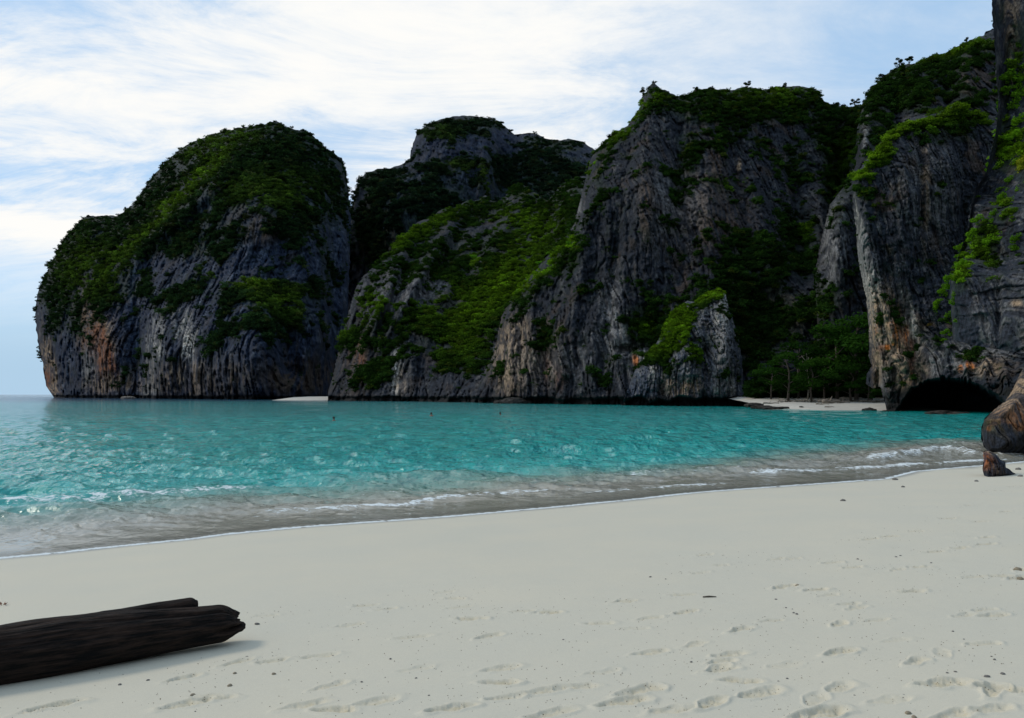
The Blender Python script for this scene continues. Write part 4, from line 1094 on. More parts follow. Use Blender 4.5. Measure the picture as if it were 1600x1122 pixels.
def sand_patch(name, x0, x1, Y0, Y1, rise, label, px_ref):
    xs = np.linspace(x0, x1, 90); ys = np.linspace(Y0 - 8, Y1, 40)
    U, Yv = np.meshgrid(xs, ys)
    X = (U - 800) * px_ref / F
    edge = Y0 + 3.0 * fbm(X / 14, 0 * X, 0 * X + 2, 2) + 10 * sstep(x0 + 30, x0, U) + 4 * sstep(x1 - 20, x1, U)
    z = (Yv - edge) * rise + 0.05 * fbm(X / 3, Yv / 3, 0 * X, 3) - 0.02
    V = np.stack([X, Yv, z], -1).reshape(-1, 3)
    idx = np.arange(len(V)).reshape(X.shape)
    link(name, mesh_np(name, V, grid_quads(idx)[:, ::-1], M_SAND_FAR), kind='structure', label=label)


sand_patch('cove_beach', 1192, 1500, 127, 192, 0.048, 'small pale sand beach in the far cove below the trees', 150)
sand_patch('sand_strip', 432, 524, 352, 400, 0.035, 'thin strip of pale sand at the foot of the narrow gap', 370)


def cove_z(Y): return (Y - 127) * 0.048


def blob_rock(name, loc, size, seed, mat, label, tone=(0.05, 0.045, 0.04), S=0.25, sub=5, flat=0.0, category='rock', group=None, sharp=0.35):
    import bmesh
    bm = bmesh.new(); bmesh.ops.create_icosphere(bm, subdivisions=sub, radius=1)
    V = np.array([v.co[:] for v in bm.verts]); Fc = np.array([[v.index for v in f.verts] for f in bm.faces]); bm.free()
    k = seed * 5.31
    n = fbm(V[:, 0] * 1.3 + k, V[:, 1] * 1.3, V[:, 2] * 1.3, 3) * 0.9 + sharp * ridged(V[:, 0] * 1.9 + k, V[:, 1] * 1.9, V[:, 2] * 1.9, 3) - 0.1
    V = V * (1 + 0.55 * n)[:, None]
    V[:, 2] = np.maximum(V[:, 2], -0.5)
    V = V * np.array(size)
    c = np.array(tone)[None] * (1 + 0.8 * fbm(V[:, 0] * 3 / size[0], V[:, 1] * 3 / size[1], V[:, 2] * 3 / size[2] + k, 3))[:, None]
    me = mesh_np(name, V, Fc, mat, True, np.clip(c, 0, 1))
    return link(name, me, loc=loc, label=label, category=category, group=group)


def at_px(px, py, Y, dz=0.0):
    return ((px - 800) * Y / F, Y, ZC + (HY - py) * Y / F + dz)


for i, (px, Y, w, h, lab) in enumerate([
        (1178, 140, 1.5, 0.5, 'dark low rock at the left end of the cove beach, closest to the outcrop'),
        (1192, 135, 1.8, 0.4, 'flat dark rock awash at the left end of the cove beach'),
        (1208, 133, 1.6, 0.3, 'flat wet rock at the water line of the cove, furthest right of its row'),
        (1224, 134, 1.0, 0.25, 'small flat stone at the water line left of the open cove sand'),
        (1358, 127, 1.0, 0.45, 'dark angular rock at the water line in front of the pillar'),
        (1389, 121, 1.3, 0.25, 'flat dark rock slab just under the toe of the pillar'),
        (1408, 120, 0.8, 0.35, 'small dark rock right of the pillar toe at the cave mouth'),
        (1252, 137, 0.35, 0.12, 'tiny dark stone on the sand of the cove'),
        (1470, 108, 1.8, 0.4, 'low dark rock at the foot of the sea cave, left of the middle'),
        (1500, 104, 1.4, 0.35, 'low dark rock at the foot of the sea cave near its right end')]):
    blob_rock('shore_rock', ((px - 800) * Y / F, Y, (cove_z(Y) if Y > 127 and px < 1380 else 0) + 0.02), (w, w * 0.7, h), 40 + i, M_DARKROCK, lab, (0.035, 0.03, 0.025), sub=4)
blob_rock('shore_rock', ((201 - 800) * 525 / F, 525, 0.2), (4.5, 3, 1.3), 61, M_DARKROCK, 'small pale rock poking out of the sea below the domed island', (0.16, 0.14, 0.12), sub=4)
blob_rock('shore_rock', ((805 - 800) * 225 / F, 225, 0.2), (4.0, 2.5, 1.5), 62, M_DARKROCK, 'dark low rock at the foot of the central wall near its left end', (0.03, 0.028, 0.025), sub=4)
blob_rock('shore_rock', ((785 - 800) * 230 / F, 230, 0.1), (2.2, 1.5, 0.9), 63, M_DARKROCK, 'smaller dark rock just left of the low rock under the central wall', (0.03, 0.028, 0.025), sub=4)

# driftwood in the cove
for i, (px, Y, L_, r, a, lab) in enumerate([
        (1300, 148, 3.6, 0.32, 8, 'thick grey driftwood trunk lying across the cove beach'),
        (1288, 150, 2.2, 0.22, -12, 'short driftwood trunk just left of the thick one in the cove'),
        (1318, 149, 2.4, 0.2, -6, 'dark driftwood branch just right of the thick trunk in the cove'),
        (1285, 144, 2.4, 0.09, 2, 'thin dark stick lying on the cove sand below the driftwood'),
        (1362, 152, 5.0, 0.14, 3, 'long thin dark log lying at the back of the cove sand beside the pillar'),
        (1205, 146, 3.0, 0.13, 6, 'thin log lying at the left end of the cove sand'),
        (1296, 136, 1.6, 0.08, 0, 'small dark stick close to the water in the cove')]):
    b = MB(); rr = random.Random(i)
    n = 9
    pts = [(L_ * (k / (n - 1) - 0.5), rr.uniform(-.06, .06) * L_ * .3, r * (0.9 + 0.3 * math.sin(k * 1.3))) for k in range(n)]
    b.tube(pts, [r * (1.1 - 0.5 * k / (n - 1)) * rr.uniform(0.85, 1.1) for k in range(n)], 8)
    c = pts[3]
    b.tube([c, (c[0] + L_ * 0.10, c[1] + 0.1, c[2] + r * 2.2), (c[0] + L_ * 0.16, c[1] + .2, c[2] + r * 3.4)], [r * 0.45, r * 0.3, r * 0.12], 6)
    o = link('driftwood_log', b.mesh('driftwood_log', M_DRIFT), loc=((px - 800) * Y / F, Y, cove_z(Y) + 0.02), label=lab, category='driftwood')
    o.rotation_euler.z = math.radians(a)

# dark leaf litter along the back of the cove
r_ = np.random.default_rng(5); Vs = []; Qs = []
for k in range(900):
    u = r_.uniform(1215, 1395); Y = 150 + abs(r_.normal()) * 5 + 1.5 * math.sin(u / 13)
    X = (u - 800) * Y / F; q = r_.uniform(0.10, 0.35); a = r_.uniform(0, 3.14)
    z = cove_z(Y) + 0.05
    dx, dyy = math.cos(a) * q, math.sin(a) * q
    o_ = len(Vs)
    Vs += [(X - dx, Y - dyy, z), (X + dyy * .4, Y - dx * .4, z + 0.05), (X + dx, Y + dyy, z + 0.1 * r_.uniform(0, 1)), (X - dyy * .4, Y + dx * .4, z + 0.07)]
    Qs.append((o_, o_ + 1, o_ + 2, o_ + 3))
link('beach_litter', mesh_np('beach_litter', np.array(Vs), np.array(Qs), plain_mat('litter', (0.035, 0.028, 0.02), 0.9), False), kind='stuff', label='dark leaf litter along the back of the cove beach', category='litter')

# ------------------------------------------------------------------ trees
ORD = ['first', 'second', 'third', 'fourth', 'fifth', 'sixth', 'seventh', 'eighth', 'ninth', 'tenth', 'eleventh', 'twelfth', 'thirteenth', 'fourteenth', 'fifteenth', 'sixteenth', 'seventeenth', 'eighteenth', 'nineteenth', 'twentieth',
       'twenty-first', 'twenty-second', 'twenty-third', 'twenty-fourth', 'twenty-fifth', 'twenty-sixth', 'twenty-seventh', 'twenty-eighth', 'twenty-ninth', 'thirtieth']


def layered_tree(seed):
    """unit-height tree with flat spreading tiers"""
    r = random.Random(seed)
    lob = []
    limbs = MB()
    tip = (r.uniform(-.06, .06), 0, 0.86)
    limbs.tube([(0, 0, -0.03), (r.uniform(-.03, .03), 0, 0.3), (r.uniform(-.05, .05), 0, 0.6), tip], [0.022, 0.017, 0.012, 0.006], 7)
    for k in range(8):
        z = 0.30 + 0.085 * k; a = k * 2.4 + r.uniform(-.4, .4); q = r.uniform(0.12, 0.34) * (1.15 - 0.6 * abs(z - 0.62))
        x, y = q * math.cos(a), q * math.sin(a) * 0.8
        limbs.tube([(0, 0, z - 0.12), (x * .5, y * .5, z - 0.05), (x, y, z)], [0.009, 0.006, 0.003], 5)
        rr = r.uniform(0.10, 0.24)
        lob.append((x, y, z + r.uniform(-.05, .05), rr, rr * 0.9, rr * r.uniform(0.25, 0.6)))
        lob.append((x * r.uniform(.2, 1.3), y, z + r.uniform(-.1, .1), rr * .6, rr * .6, rr * 0.5))
        lob.append((x + r.uniform(-.12, .12), y, z + r.uniform(-.02, .05), rr * .8, rr * .8, rr * 0.24))
    lob.append((tip[0], 0, 0.9, 0.2, 0.18, 0.08))
    return limbs.mesh('trunk', M_BARK), foliage('crown', lob, 3000, 0.021, seed + 70, M_LEAF)


def shrub(seed, droop=0.0):
    r = random.Random(seed)
    b = MB()
    for k in range(5):
        a = k * 1.26 + r.uniform(-.3, .3); q = r.uniform(.3, .6)
        b.tube([(0, 0.1, -0.4), (q * .5 * math.cos(a), q * .4 * math.sin(a), -0.05), (q * math.cos(a), q * .7 * math.sin(a), 0.3)], [0.05, 0.03, 0.012], 5)
    lob = lobes_round(seed, 9, 0.75, 0.42, 0.85)
    return b.mesh('stem', M_BARK), foliage('crown', lob, 900, 0.085, seed + 11, M_LEAF, droop)


def sky_tree(seed):
    r = random.Random(seed); b = MB()
    b.tube([(0, 0, -0.15), (0.03, 0, 0.35), (r.uniform(-.1, .1), 0, 0.8)], [0.04, 0.028, 0.012], 6)
    lob = []
    for k in range(6):
        a = r.uniform(0, 6.28); q = r.uniform(.12, .38); z = r.uniform(.5, .95)
        b.tube([(0.02, 0, .35), (q * math.cos(a), q * math.sin(a), z)], [0.018, 0.006], 5)
        rr = r.uniform(.10, .2); lob.append((q * math.cos(a), q * math.sin(a), z, rr, rr, rr * .7))
    return b.mesh('trunk', M_BARK), foliage('crown', lob, 420, 0.065, seed + 5, M_LEAF)


def place_plant(name, proto, loc, scale, rz, label, cat, tint, group=None, parts=('trunk', 'crown')):
    o = bpy.data.objects.new(name, None); COL.objects.link(o)
    o.location = loc; o.scale = scale if isinstance(scale, tuple) else (scale,) * 3; o.rotation_euler.z = rz
    o.empty_display_size = 0.1
    o['label'] = label; o['category'] = cat
    if group: o['group'] = group
    for nm, me in zip(parts, proto):
        c = link(nm, me, o)
        c.color = (*tint, 1)
    return o


def hanging(seed):
    r = random.Random(seed); b = MB(); lob = []
    b.tube([(0, 0.35, 0.3), (0, 0, 0.15), (0.05, -0.1, -0.3), (r.uniform(-.2, .2), -0.1, -0.85)], [0.05, 0.04, 0.025, 0.01], 5)
    for k in range(15):
        z = 0.5 - 1.3 * (k / 14) + r.uniform(-.12, .12); w = 0.62 * (1 - 0.45 * abs(z + 0.1))
        rr = r.uniform(0.16, 0.36)
        lob.append((r.uniform(-w, w), r.uniform(-.35, .1), z, rr, rr, rr * r.uniform(0.6, 1.0)))
    return b.mesh('stem', M_BARK), foliage('crown', lob, 1100, 0.075, seed + 31, M_LEAF, 0.8)


hang_protos = [hanging(s_) for s_ in (301, 302, 303, 304)]
layer_protos = [layered_tree(s_) for s_ in (1, 2, 3)]
for i, (px, Y, h, w, rz, t, lab) in enumerate([
        (1231, 156, 9.5, 1.3, 0.3, (0.018, 0.05, 0.008), 'slim pale-trunked tree at the left of the cove grove'),
        (1268, 154, 8.5, 1.2, 1.9, (0.024, 0.065, 0.009), 'small tree with two flat bright tiers in the middle of the cove beach'),
        (1205, 162, 6.5, 1.4, 2.9, (0.012, 0.032, 0.006), 'low dark tree at the very left end of the cove grove'),
        (1248, 166, 12.0, 1.1, 4.0, (0.012, 0.035, 0.006), 'dark tree behind the slim pale-trunked tree'),
        (1338, 160, 17.5, 1.15, 0.9, (0.022, 0.062, 0.009), 'tallest layered tree standing against the pillar'),
        (1308, 163, 15.0, 1.1, 5.1, (0.018, 0.052, 0.008), 'tall layered tree left of the tallest one by the pillar'),
        (1362, 158, 11.0, 1.2, 3.3, (0.015, 0.045, 0.007), 'wide tree half hidden behind the pillar edge'),
        (1330, 155, 7.5, 1.5, 2.2, (0.014, 0.042, 0.007), 'low spreading tree in front of the tall layered trees'),
        (1288, 160, 8.0, 1.4, 1.2, (0.011, 0.033, 0.006), 'low dark tree between the small tiered tree and the tall trees'),
        (1356, 152, 5.0, 1.6, 0.2, (0.018, 0.055, 0.008), 'low bush-like tree overhanging the sand beside the pillar')]):
    place_plant('cove_tree', layer_protos[i % 3], ((px - 800) * Y / F, Y, cove_z(Y) - 0.1), (h * w, h * w, h), rz, lab, 'tree', tuple(c * 1.1 for c in t), 'trees of the cove grove')
r_ = np.random.default_rng(77); n_ = 520
u_ = r_.uniform(1165, 1400, n_); Y_ = r_.uniform(164, 178, n_)
P_ = np.stack([(u_ - 800) * Y_ / F, Y_, cove_z(Y_) + r_.uniform(0, 1, n_) ** 1.5 * (3 + 6 * sstep(1230, 1340, u_))], -1)
scatter('undergrowth', P_, r_.uniform(0.8, 1.9, n_), np.array([0.010, 0.026, 0.006])[None] * r_.uniform(0.5, 1.8, (n_, 1)), 'dark undergrowth behind the trees of the cove', 78)
# bare tree
b = MB(); rr = random.Random(3)
b.tube([(0, 0, 0), (0.3, 0, 3), (-0.1, 0, 6), (0.2, 0, 8.5)], [0.16, 0.12, 0.08, 0.03], 6)
for k in range(9):
    z = 5.5 + 0.35 * k; a = k * 2.1; q = rr.uniform(0.9, 1.9)
    b.tube([(0, 0, z - 0.6), (q * .5 * math.cos(a), q * .4 * math.sin(a), z + .1), (q * math.cos(a), q * .7 * math.sin(a), z + .9)], [0.06, 0.04, 0.015], 5)
o = link('bare_tree', b.mesh('bare_tree', M_BARK_PALE), loc=((1262 - 800) * 161 / F, 161, cove_z(161)), label='leafless pale tree rising between the trees of the cove', category='tree')

# shrubs on the rim of the pillar and on the close cliff
shrub_protos = [shrub(s_) for s_ in (201, 202, 203, 204)]


def surf(S_, px, py):
    x, y, P = S_
    return P[np.argmin((x - px) ** 2 + (y - py) ** 2)]


rim = [(1348, 276, 13, 1), (1356, 260, 11, 1), (1366, 246, 13, 1), (1378, 232, 13, 1), (1392, 216, 14, .9), (1406, 203, 13, .9), (1422, 194, 14, .8), (1440, 191, 14, .7), (1458, 188, 13, .5), (1476, 179, 16, .5), (1496, 172, 20, .5), (1518, 181, 18, .45), (1538, 192, 14, .4)]
for i, (px, py, s_, br) in enumerate(rim):
    p = surf(SG, px, py + 4); q = s_ * p[1] / F
    t = tuple((1 - br) * a + br * b_ for a, b_ in zip((0.02, 0.055, 0.006), (0.17, 0.29, 0.016)))
    place_plant('rim_shrub', shrub_protos[i % 4], (p[0], p[1] - q * 0.2, p[2] + q * 0.1), (q * 1.1, q, q * 0.85), i * 1.7, '%s green shrub from the left along the rim of the overhanging pillar' % ORD[i], 'shrub', t, 'shrubs along the pillar rim', ('stem', 'crown'))
for (px, py, s_, br, lab) in [(1351, 306, 12, .7, 'rounded shrub hanging on the left edge below the pillar rim'), (1365, 322, 8, .3, 'small dark shrub under the hanging shrub at the left edge of the pillar'), (1464, 304, 6, .2, 'small lone shrub in the middle of the dark pillar face'),
                              (1388, 320, 9, .1, 'dim shrub low on the upper left face of the pillar'), (1453, 508, 7, .3, 'dry brownish tuft on the rock left of the hanging bushes')]:
    p = surf(SG, px, py); q = s_ * p[1] / F
    t = tuple((1 - br) * a + br * b_ for a, b_ in zip((0.012, 0.03, 0.006), (0.13, 0.2, 0.014)))
    if 'brown' in lab: t = (0.10, 0.075, 0.02)
    place_plant('face_shrub', shrub_protos[1], (p[0], p[1] - q * 0.2, p[2]), q, px, lab, 'shrub', t, 'shrubs on the pillar face', ('stem', 'crown'))
chain = [(1566, 98, 13, .5), (1578, 128, 17, .45), (1594, 150, 16, .5), (1562, 165, 9, .3), (1594, 196, 18, .8), (1583, 222, 17, .9), (1566, 246, 15, .8), (1597, 262, 15, 1.2), (1548, 262, 10, .7), (1574, 288, 13, .5), (1590, 300, 12, 1.0), (1562, 316, 12, .5),
         (1553, 338, 12, .5), (1530, 350, 14, .7), (1548, 380, 15, .8), (1518, 372, 13, .7), (1590, 378, 15, .4), (1503, 392, 12, .6), (1520, 402, 12, .9), (1499, 420, 13, .8), (1484, 440, 14, .7), (1470, 462, 12, .7), (1490, 462, 11, .6), (1462, 478, 9, .9), (1484, 498, 13, .5), (1478, 524, 10, .6), (1527, 546, 7, .4)]
for i, (px, py, s_, br) in enumerate(chain):
    pg, ph = surf(SG, px, py), surf(SHC, px, py)
    onh = inside(np.array([float(px)]), np.array([float(py)]), np.array(H_poly))[0]
    p = ph if onh else pg
    q = s_ * p[1] / F
    b1 = min(br, 1)
    t = tuple((1 - b1) * a + b1 * b_ for a, b_ in zip((0.022, 0.07, 0.007), (0.15, 0.32, 0.014)))
    if br > 1: t = (0.24, 0.27, 0.02)
    place_plant('hanging_shrub', hang_protos[(i * 3) % 4], (p[0], p[1] - q * 0.3, p[2]), (q * (1.1 + 0.25 * (i % 3)), q, q * (1.15 + 0.2 * (i % 4))), (i * 1.3) % 1.2 - 0.6, '%s bush from the top of the green chain down the close right cliff' % ORD[i], 'shrub', t, 'bushes hanging down the close cliff', ('stem', 'crown'))
# trees that stand out on the skylines
skyp = [sky_tree(s_) for s_ in (5, 6, 7)]
for i, (S_, px, py, h, lab) in enumerate([
        (SDW, 1004, 152, 14, 'thin little tree on the left shoulder of the pointed peak'), (SDW, 1086, 146, 12, 'small tree at the left end of the flat crest right of the peak'), (SDW, 1112, 144, 12, 'small round tree on the flat crest, second from the peak'),
        (SDW, 1168, 141, 14, 'wide tree standing highest on the flat crest'), (SDW, 1228, 141, 12, 'leafy tree near the right end of the flat crest'), (SDW, 1304, 168, 12, 'dark tree in the dip right of the flat crest'), (SDW, 1336, 168, 15, 'leaning tree at the bottom of the notch before the right ridge'),
        (SF, 1362, 144, 12, 'tree low on the right ridge just above the notch'), (SF, 1378, 126, 13, 'tree on the lower step of the right ridge'), (SF, 1406, 107, 16, 'spindly tree on the first hump of the right ridge'), (SF, 1420, 104, 16, 'sparse tree beside the spindly one on the right ridge'),
        (SF, 1484, 88, 12, 'tree on the second hump of the right ridge'), (SF, 1510, 70, 11, 'tree high on the right ridge near the tall cliff'),
        (SA, 105, 376, 9, 'lowest tree standing out on the left slope of the domed island'), (SA, 138, 342, 9, 'tree on the shoulder step of the domed island'), (SA, 196, 332, 8, 'small tree where the steep slope of the dome begins'), (SA, 350, 209, 8, 'small tree on the left of the dome top'),
        (SA, 430, 194, 8, 'tree at the very summit of the dome'), (SA, 456, 204, 7, 'tree just right of the dome summit'), (SA, 522, 243, 9, 'tree on the right brow of the dome above the gap'), (SB, 798, 208, 10, 'tree on the right slope of the dark back peak'), (SB, 836, 212, 8, 'tree on the low saddle right of the back peak'), (SB, 912, 227, 8, 'tree near the right end of the back ridge')]):
    p = surf(S_, px, py); q = h * p[1] / F
    place_plant('skyline_tree', skyp[i % 3], (p[0], p[1], p[2] - 0.1 * q), (q * 1.1, q * 1.1, q), i * 1.3, lab, 'tree', (0.013, 0.032, 0.007), 'trees standing out on the skyline')
for (px, py, s_, lab) in [(739, 404, 8, 'lone vivid green tree in the middle of the green slope'), (891, 382, 8, 'vivid green shrub on the left edge of the central wall'), (840, 410, 7, 'bright green shrub low on the left edge of the central wall'), (857, 398, 6, 'bright green shrub between the two vivid ones on the wall edge')]:
    S_ = SC if px < 800 else SDW
    p = surf(S_, px, py); q = s_ * p[1] / F
    place_plant('vivid_shrub', shrub_protos[0], (p[0], p[1] - q * .8, p[2]), q, px, lab, 'shrub', (0.10, 0.26, 0.02), None, ('stem', 'crown'))

# ------------------------------------------------------------------ boulders at the right edge
BP = [(1541, 703), (1535, 692), (1533, 672), (1538, 655), (1546, 647), (1558, 636), (1570, 627), (1577, 618), (1584, 605), (1590, 591), (1598, 576), (1612, 560), (1660, 540), (1720, 548), (1760, 600), (1770, 680), (1750, 716), (1600, 716), (1562, 714), (1548, 709)]
massif('big_boulder', BP, [(1535, 680, 34.5), (1560, 700, 33.8), (1600, 700, 33.2), (1600, 600, 34.2), (1660, 560, 34.8), (1760, 700, 34), (1580, 650, 33.6)], 0.24, 0.9, 22, 1.3, M_BOULDER, 1.6, 21, full_back=True, joints=0.0, disp=0.7, cracks=0.6, flute=0.45,
       bumps=[(1575, 640, 16, 5, 0.4, -0.8), (1570, 690, 14, 9, 0.25)], paint=[('tan', 1590, 600, 16, 22, 0.6, 0.5), ('rust', 1565, 662, 22, 5, 0.5, 0.1), ('orange', 1547, 670, 4, 4, 0.4), ('moss', 1560, 655, 30, 20, 0.6), ('orange', 1590, 665, 16, 4, 0.35), ('tan', 1590, 635, 40, 30, 0.6), ('rust', 1600, 650, 40, 14, 0.4), ('black', 1590, 695, 40, 16, 0.7)],
       vegn=0, veg=[], kind=None, category='boulder', label='large dark brown boulder leaning at the right edge of the water', base_tone=0.9, notch=None, roundto=99999, tidal=0, sparse=0)
BP2 = [(1537, 744), (1535, 736), (1537, 722), (1536, 706), (1545, 704), (1556, 709), (1563, 718), (1571, 722), (1572, 730), (1580, 736), (1588, 742), (1577, 746), (1560, 748)]
g2 = ground_at(1560, 744).y
massif('small_boulder', BP2, [(1537, 740, g2 + .15), (1560, 742, g2 - .05), (1587, 742, g2 + .2), (1545, 706, g2 + .35), (1560, 725, g2)], 0.09, 0.7, 12, 0.35, M_BOULDER, 1.3, 22, full_back=True, joints=0.2, flute=0.5,
       paint=[('rust', 1545, 725, 10, 14, 0.6), ('orange', 1542, 718, 4, 6, 0.35), ('brown', 1560, 735, 14, 8, 0.6), ('tan', 1545, 708, 8, 5, 0.6)], vegn=0, veg=[], kind=None, category='boulder', label='small rusty brown boulder standing on the sand in front of the big one', base_tone=0.9, notch=None, roundto=99999, tidal=0, sparse=0)

# ------------------------------------------------------------------ driftwood log
def wood_mat():
    m, nt, N, L, out = new_mat('dark_wood')
    bs = N.new('ShaderNodeBsdfPrincipled'); L.new(bs.outputs[0], out.inputs[0])
    tc = N.new('ShaderNodeTexCoord')
    a = n_noise(N, L, tc.outputs['Object'], 9, 8, 0.7, (0.35, 3.2, 3.2)); b = n_noise(N, L, tc.outputs['Object'], 60, 4, 0.7, (0.3, 2.5, 2.5))
    cm = N.new('ShaderNodeValToRGB'); L.new(a, cm.inputs[0])
    e = cm.color_ramp.elements; e[0].position = 0.42; e[0].color = (0.002, 0.0016, 0.0014, 1); e[1].position = 0.72; e[1].color = (0.058, 0.034, 0.024, 1)  # near-black to brown streaks along the grain
    L.new(cm.outputs[0], bs.inputs['Base Color']); bs.inputs['Roughness'].default_value = 0.8; bs.inputs['Specular IOR Level'].default_value = 0.2
    ad = N.new('ShaderNodeMath'); ad.operation = 'MULTIPLY_ADD'; L.new(b, ad.inputs[0]); ad.inputs[1].default_value = 0.35; L.new(a, ad.inputs[2])
    bp = N.new('ShaderNodeBump'); bp.inputs['Strength'].default_value = 1.0; bp.inputs['Distance'].default_value = 0.035
    L.new(ad.outputs[0], bp.inputs['Height']); L.new(bp.outputs[0], bs.inputs['Normal'])
    return m


M_WOOD = wood_mat()
LA = ground_at(0, 1070); LB = ground_at(375, 1006)
axis = (LB - LA); axis.z = 0; unit = axis.normalized()
LLEN = axis.length
side_v = Vector((-unit.y, unit.x, 0))
log_root = bpy.data.objects.new('driftwood_log', None); COL.objects.link(log_root)
log_root.location = LA; log_root.rotation_euler.z = math.atan2(unit.y, unit.x)
log_root['label'] = 'big black driftwood trunk with a broken forked end on the sand'; log_root['category'] = 'log'
NA, NT = 220, 420
tt = np.linspace(-1.6, LLEN, NT); an = np.linspace(0, 2 * math.pi, NA, endpoint=False)
T, A_ = np.meshgrid(tt, an, indexing='ij')
R0 = 0.215 - 0.045 * sstep(0, LLEN, T) + 0.012 * np.sin(T * 3.1)
endd = (LLEN - T)
lip = 0.10 * np.exp(-((np.cos(A_ - 4.4) - 1) / 0.35) ** 2)     # the lower lip reaches further
e2 = np.clip((endd + 0) / 0.16, 0, 1)
R1 = R0 * (1 - (1 - e2) ** 2.4 * 0.48)
R1 *= 1 + 0.05 * fbm(np.cos(A_) * 1.5, np.sin(A_) * 1.5, T * 1.4, 3) + 0.040 * ridged(np.cos(A_) * 6, np.sin(A_) * 6, T * 1.1, 3) + 0.022 * perlin(np.cos(A_) * 22, np.sin(A_) * 22, T * 3.5) + 0.05 * perlin(np.cos(A_) * 3, np.sin(A_) * 3, T * 2.6)
# split between the two jaws of the broken end (on the seaward-to-viewer side)
da = np.angle(np.exp(1j * (A_ - 3.35)))
R1 *= 1 - 0.55 * np.exp(-(da / 0.16) ** 2) * sstep(0.28, 0.02, endd)
R1 *= 1 - 0.12 * np.exp(-(np.angle(np.exp(1j * (A_ - 2.2))) / 0.10) ** 2) * sstep(1.6, 0.5, endd)
cz = 0.185 + 0.0 * T - 0.02 * sstep(0.9, 0, endd)
gz = np.array([float(sand_base(np.array([LA.x + unit.x * t]), np.array([LA.y + unit.y * t]))[0]) - LA.z for t in tt])[:, None]
yy = np.cos(A_) * R1; zz = np.sin(A_) * R1 * 0.94 + cz + gz
xx = T + 0.04 * np.sin(A_ * 2 + 1) * sstep(0.3, 0, endd) + 0.03 * perlin(np.cos(A_) * 4, np.sin(A_) * 4, T) * sstep(0.3, 0, endd)
V = np.stack([xx, yy + 0.1, zz], -1).reshape(-1, 3)
idx = np.arange(NT * NA).reshape(NT, NA); idx = np.concatenate([idx, idx[:, :1]], 1)
Q = grid_quads(idx)
# end cap
cc = V[(NT - 1) * NA:].mean(0); cc[0] -= 0.03
V = np.concatenate([V, cc[None]]); ci_ = len(V) - 1
cap = np.array([[(NT - 1) * NA + k, (NT - 1) * NA + (k + 1) % NA, ci_, ci_] for k in range(NA)])
me = bpy.data.meshes.new('log_body')
me.from_pydata([tuple(v) for v in V], [], [tuple(q) for q in Q[:, ::-1]] + [(a, b, c) for a, b, c, _ in cap]); me.update()
me.polygons.foreach_set('use_smooth', [True] * len(me.polygons)); me.materials.append(M_WOOD)
link('log_body', me, log_root)


def stub(name, p0, p1, r0, r1, seed, bend=0.0):
    n, m = 70, 44
    t = np.linspace(0, 1, n); a = np.linspace(0, 2 * math.pi, m, endpoint=False)
    T, A = np.meshgrid(t, a, indexing='ij')
    rr = (r0 + (r1 - r0) * T) * (1 - 0.55 * sstep(0.93, 1.0, T) ** 2)
    rr = rr * (1 + 0.14 * fbm(np.cos(A) * 1.6, np.sin(A) * 1.6 + seed, T * 4, 3) + 0.07 * ridged(np.cos(A) * 4, np.sin(A) * 4 + seed, T * 2, 2))
    p0 = np.array(p0); p1 = np.array(p1)
    P = p0[None, None] + (p1 - p0)[None, None] * T[..., None]
    P = P + np.stack([0 * T, np.cos(A) * rr, np.sin(A) * rr + bend * np.sin(T * math.pi)], -1)
    V = P.reshape(-1, 3); idx = np.arange(n * m).reshape(n, m); idx = np.concatenate([idx, idx[:, :1]], 1)
    Q = [tuple(q) for q in grid_quads(idx)[:, ::-1]]
    V = np.concatenate([V, V[-m:].mean(0)[None]])
    Q += [((n - 1) * m + k, (n - 1) * m + (k + 1) % m, len(V) - 1) for k in range(m)]
    me = bpy.data.meshes.new(name); me.from_pydata([tuple(v) for v in V], [], Q); me.update()
    me.polygons.foreach_set('use_smooth', [True] * len(me.polygons)); me.materials.append(M_WOOD)
    link(name, me, log_root)


ez = float(gz[-1, 0]) - 0.035
stub('broken_limb', (0.35, 0.16, 0.300 + ez * .35), (LLEN - 0.29, 0.20, 0.360 + ez * .8), 0.070, 0.055, 3.0, 0.01)
stub('splinter', (LLEN - 0.55, 0.10, 0.19 + ez), (LLEN + 0.055, 0.05, 0.155 + ez), 0.085, 0.030, 8.0, -0.012)
# pale scrap stuck on the trunk
# ------------------------------------------------------------------ stones, clods and grit on the sand
M_STONE = plain_mat('beach_stone', (0.16, 0.15, 0.135), 0.9, 30, 0.5)
M_CLOD = plain_mat('damp_sand_clod', (0.24, 0.20, 0.14), 0.95, 40, 0.4)


def stone_mesh(seed, mat, sub=2):
    import bmesh
    bm = bmesh.new(); bmesh.ops.create_icosphere(bm, subdivisions=sub, radius=1)
    V = np.array([v.co[:] for v in bm.verts]); Fc = np.array([[v.index for v in f.verts] for f in bm.faces]); bm.free()
    V = V * (1 + 0.5 * fbm(V[:, 0] * 1.1 + seed, V[:, 1] * 1.1, V[:, 2] * 1.1, 2))[:, None]
    V[:, 2] *= 0.62
    return mesh_np('pebble', V, Fc, mat, True)


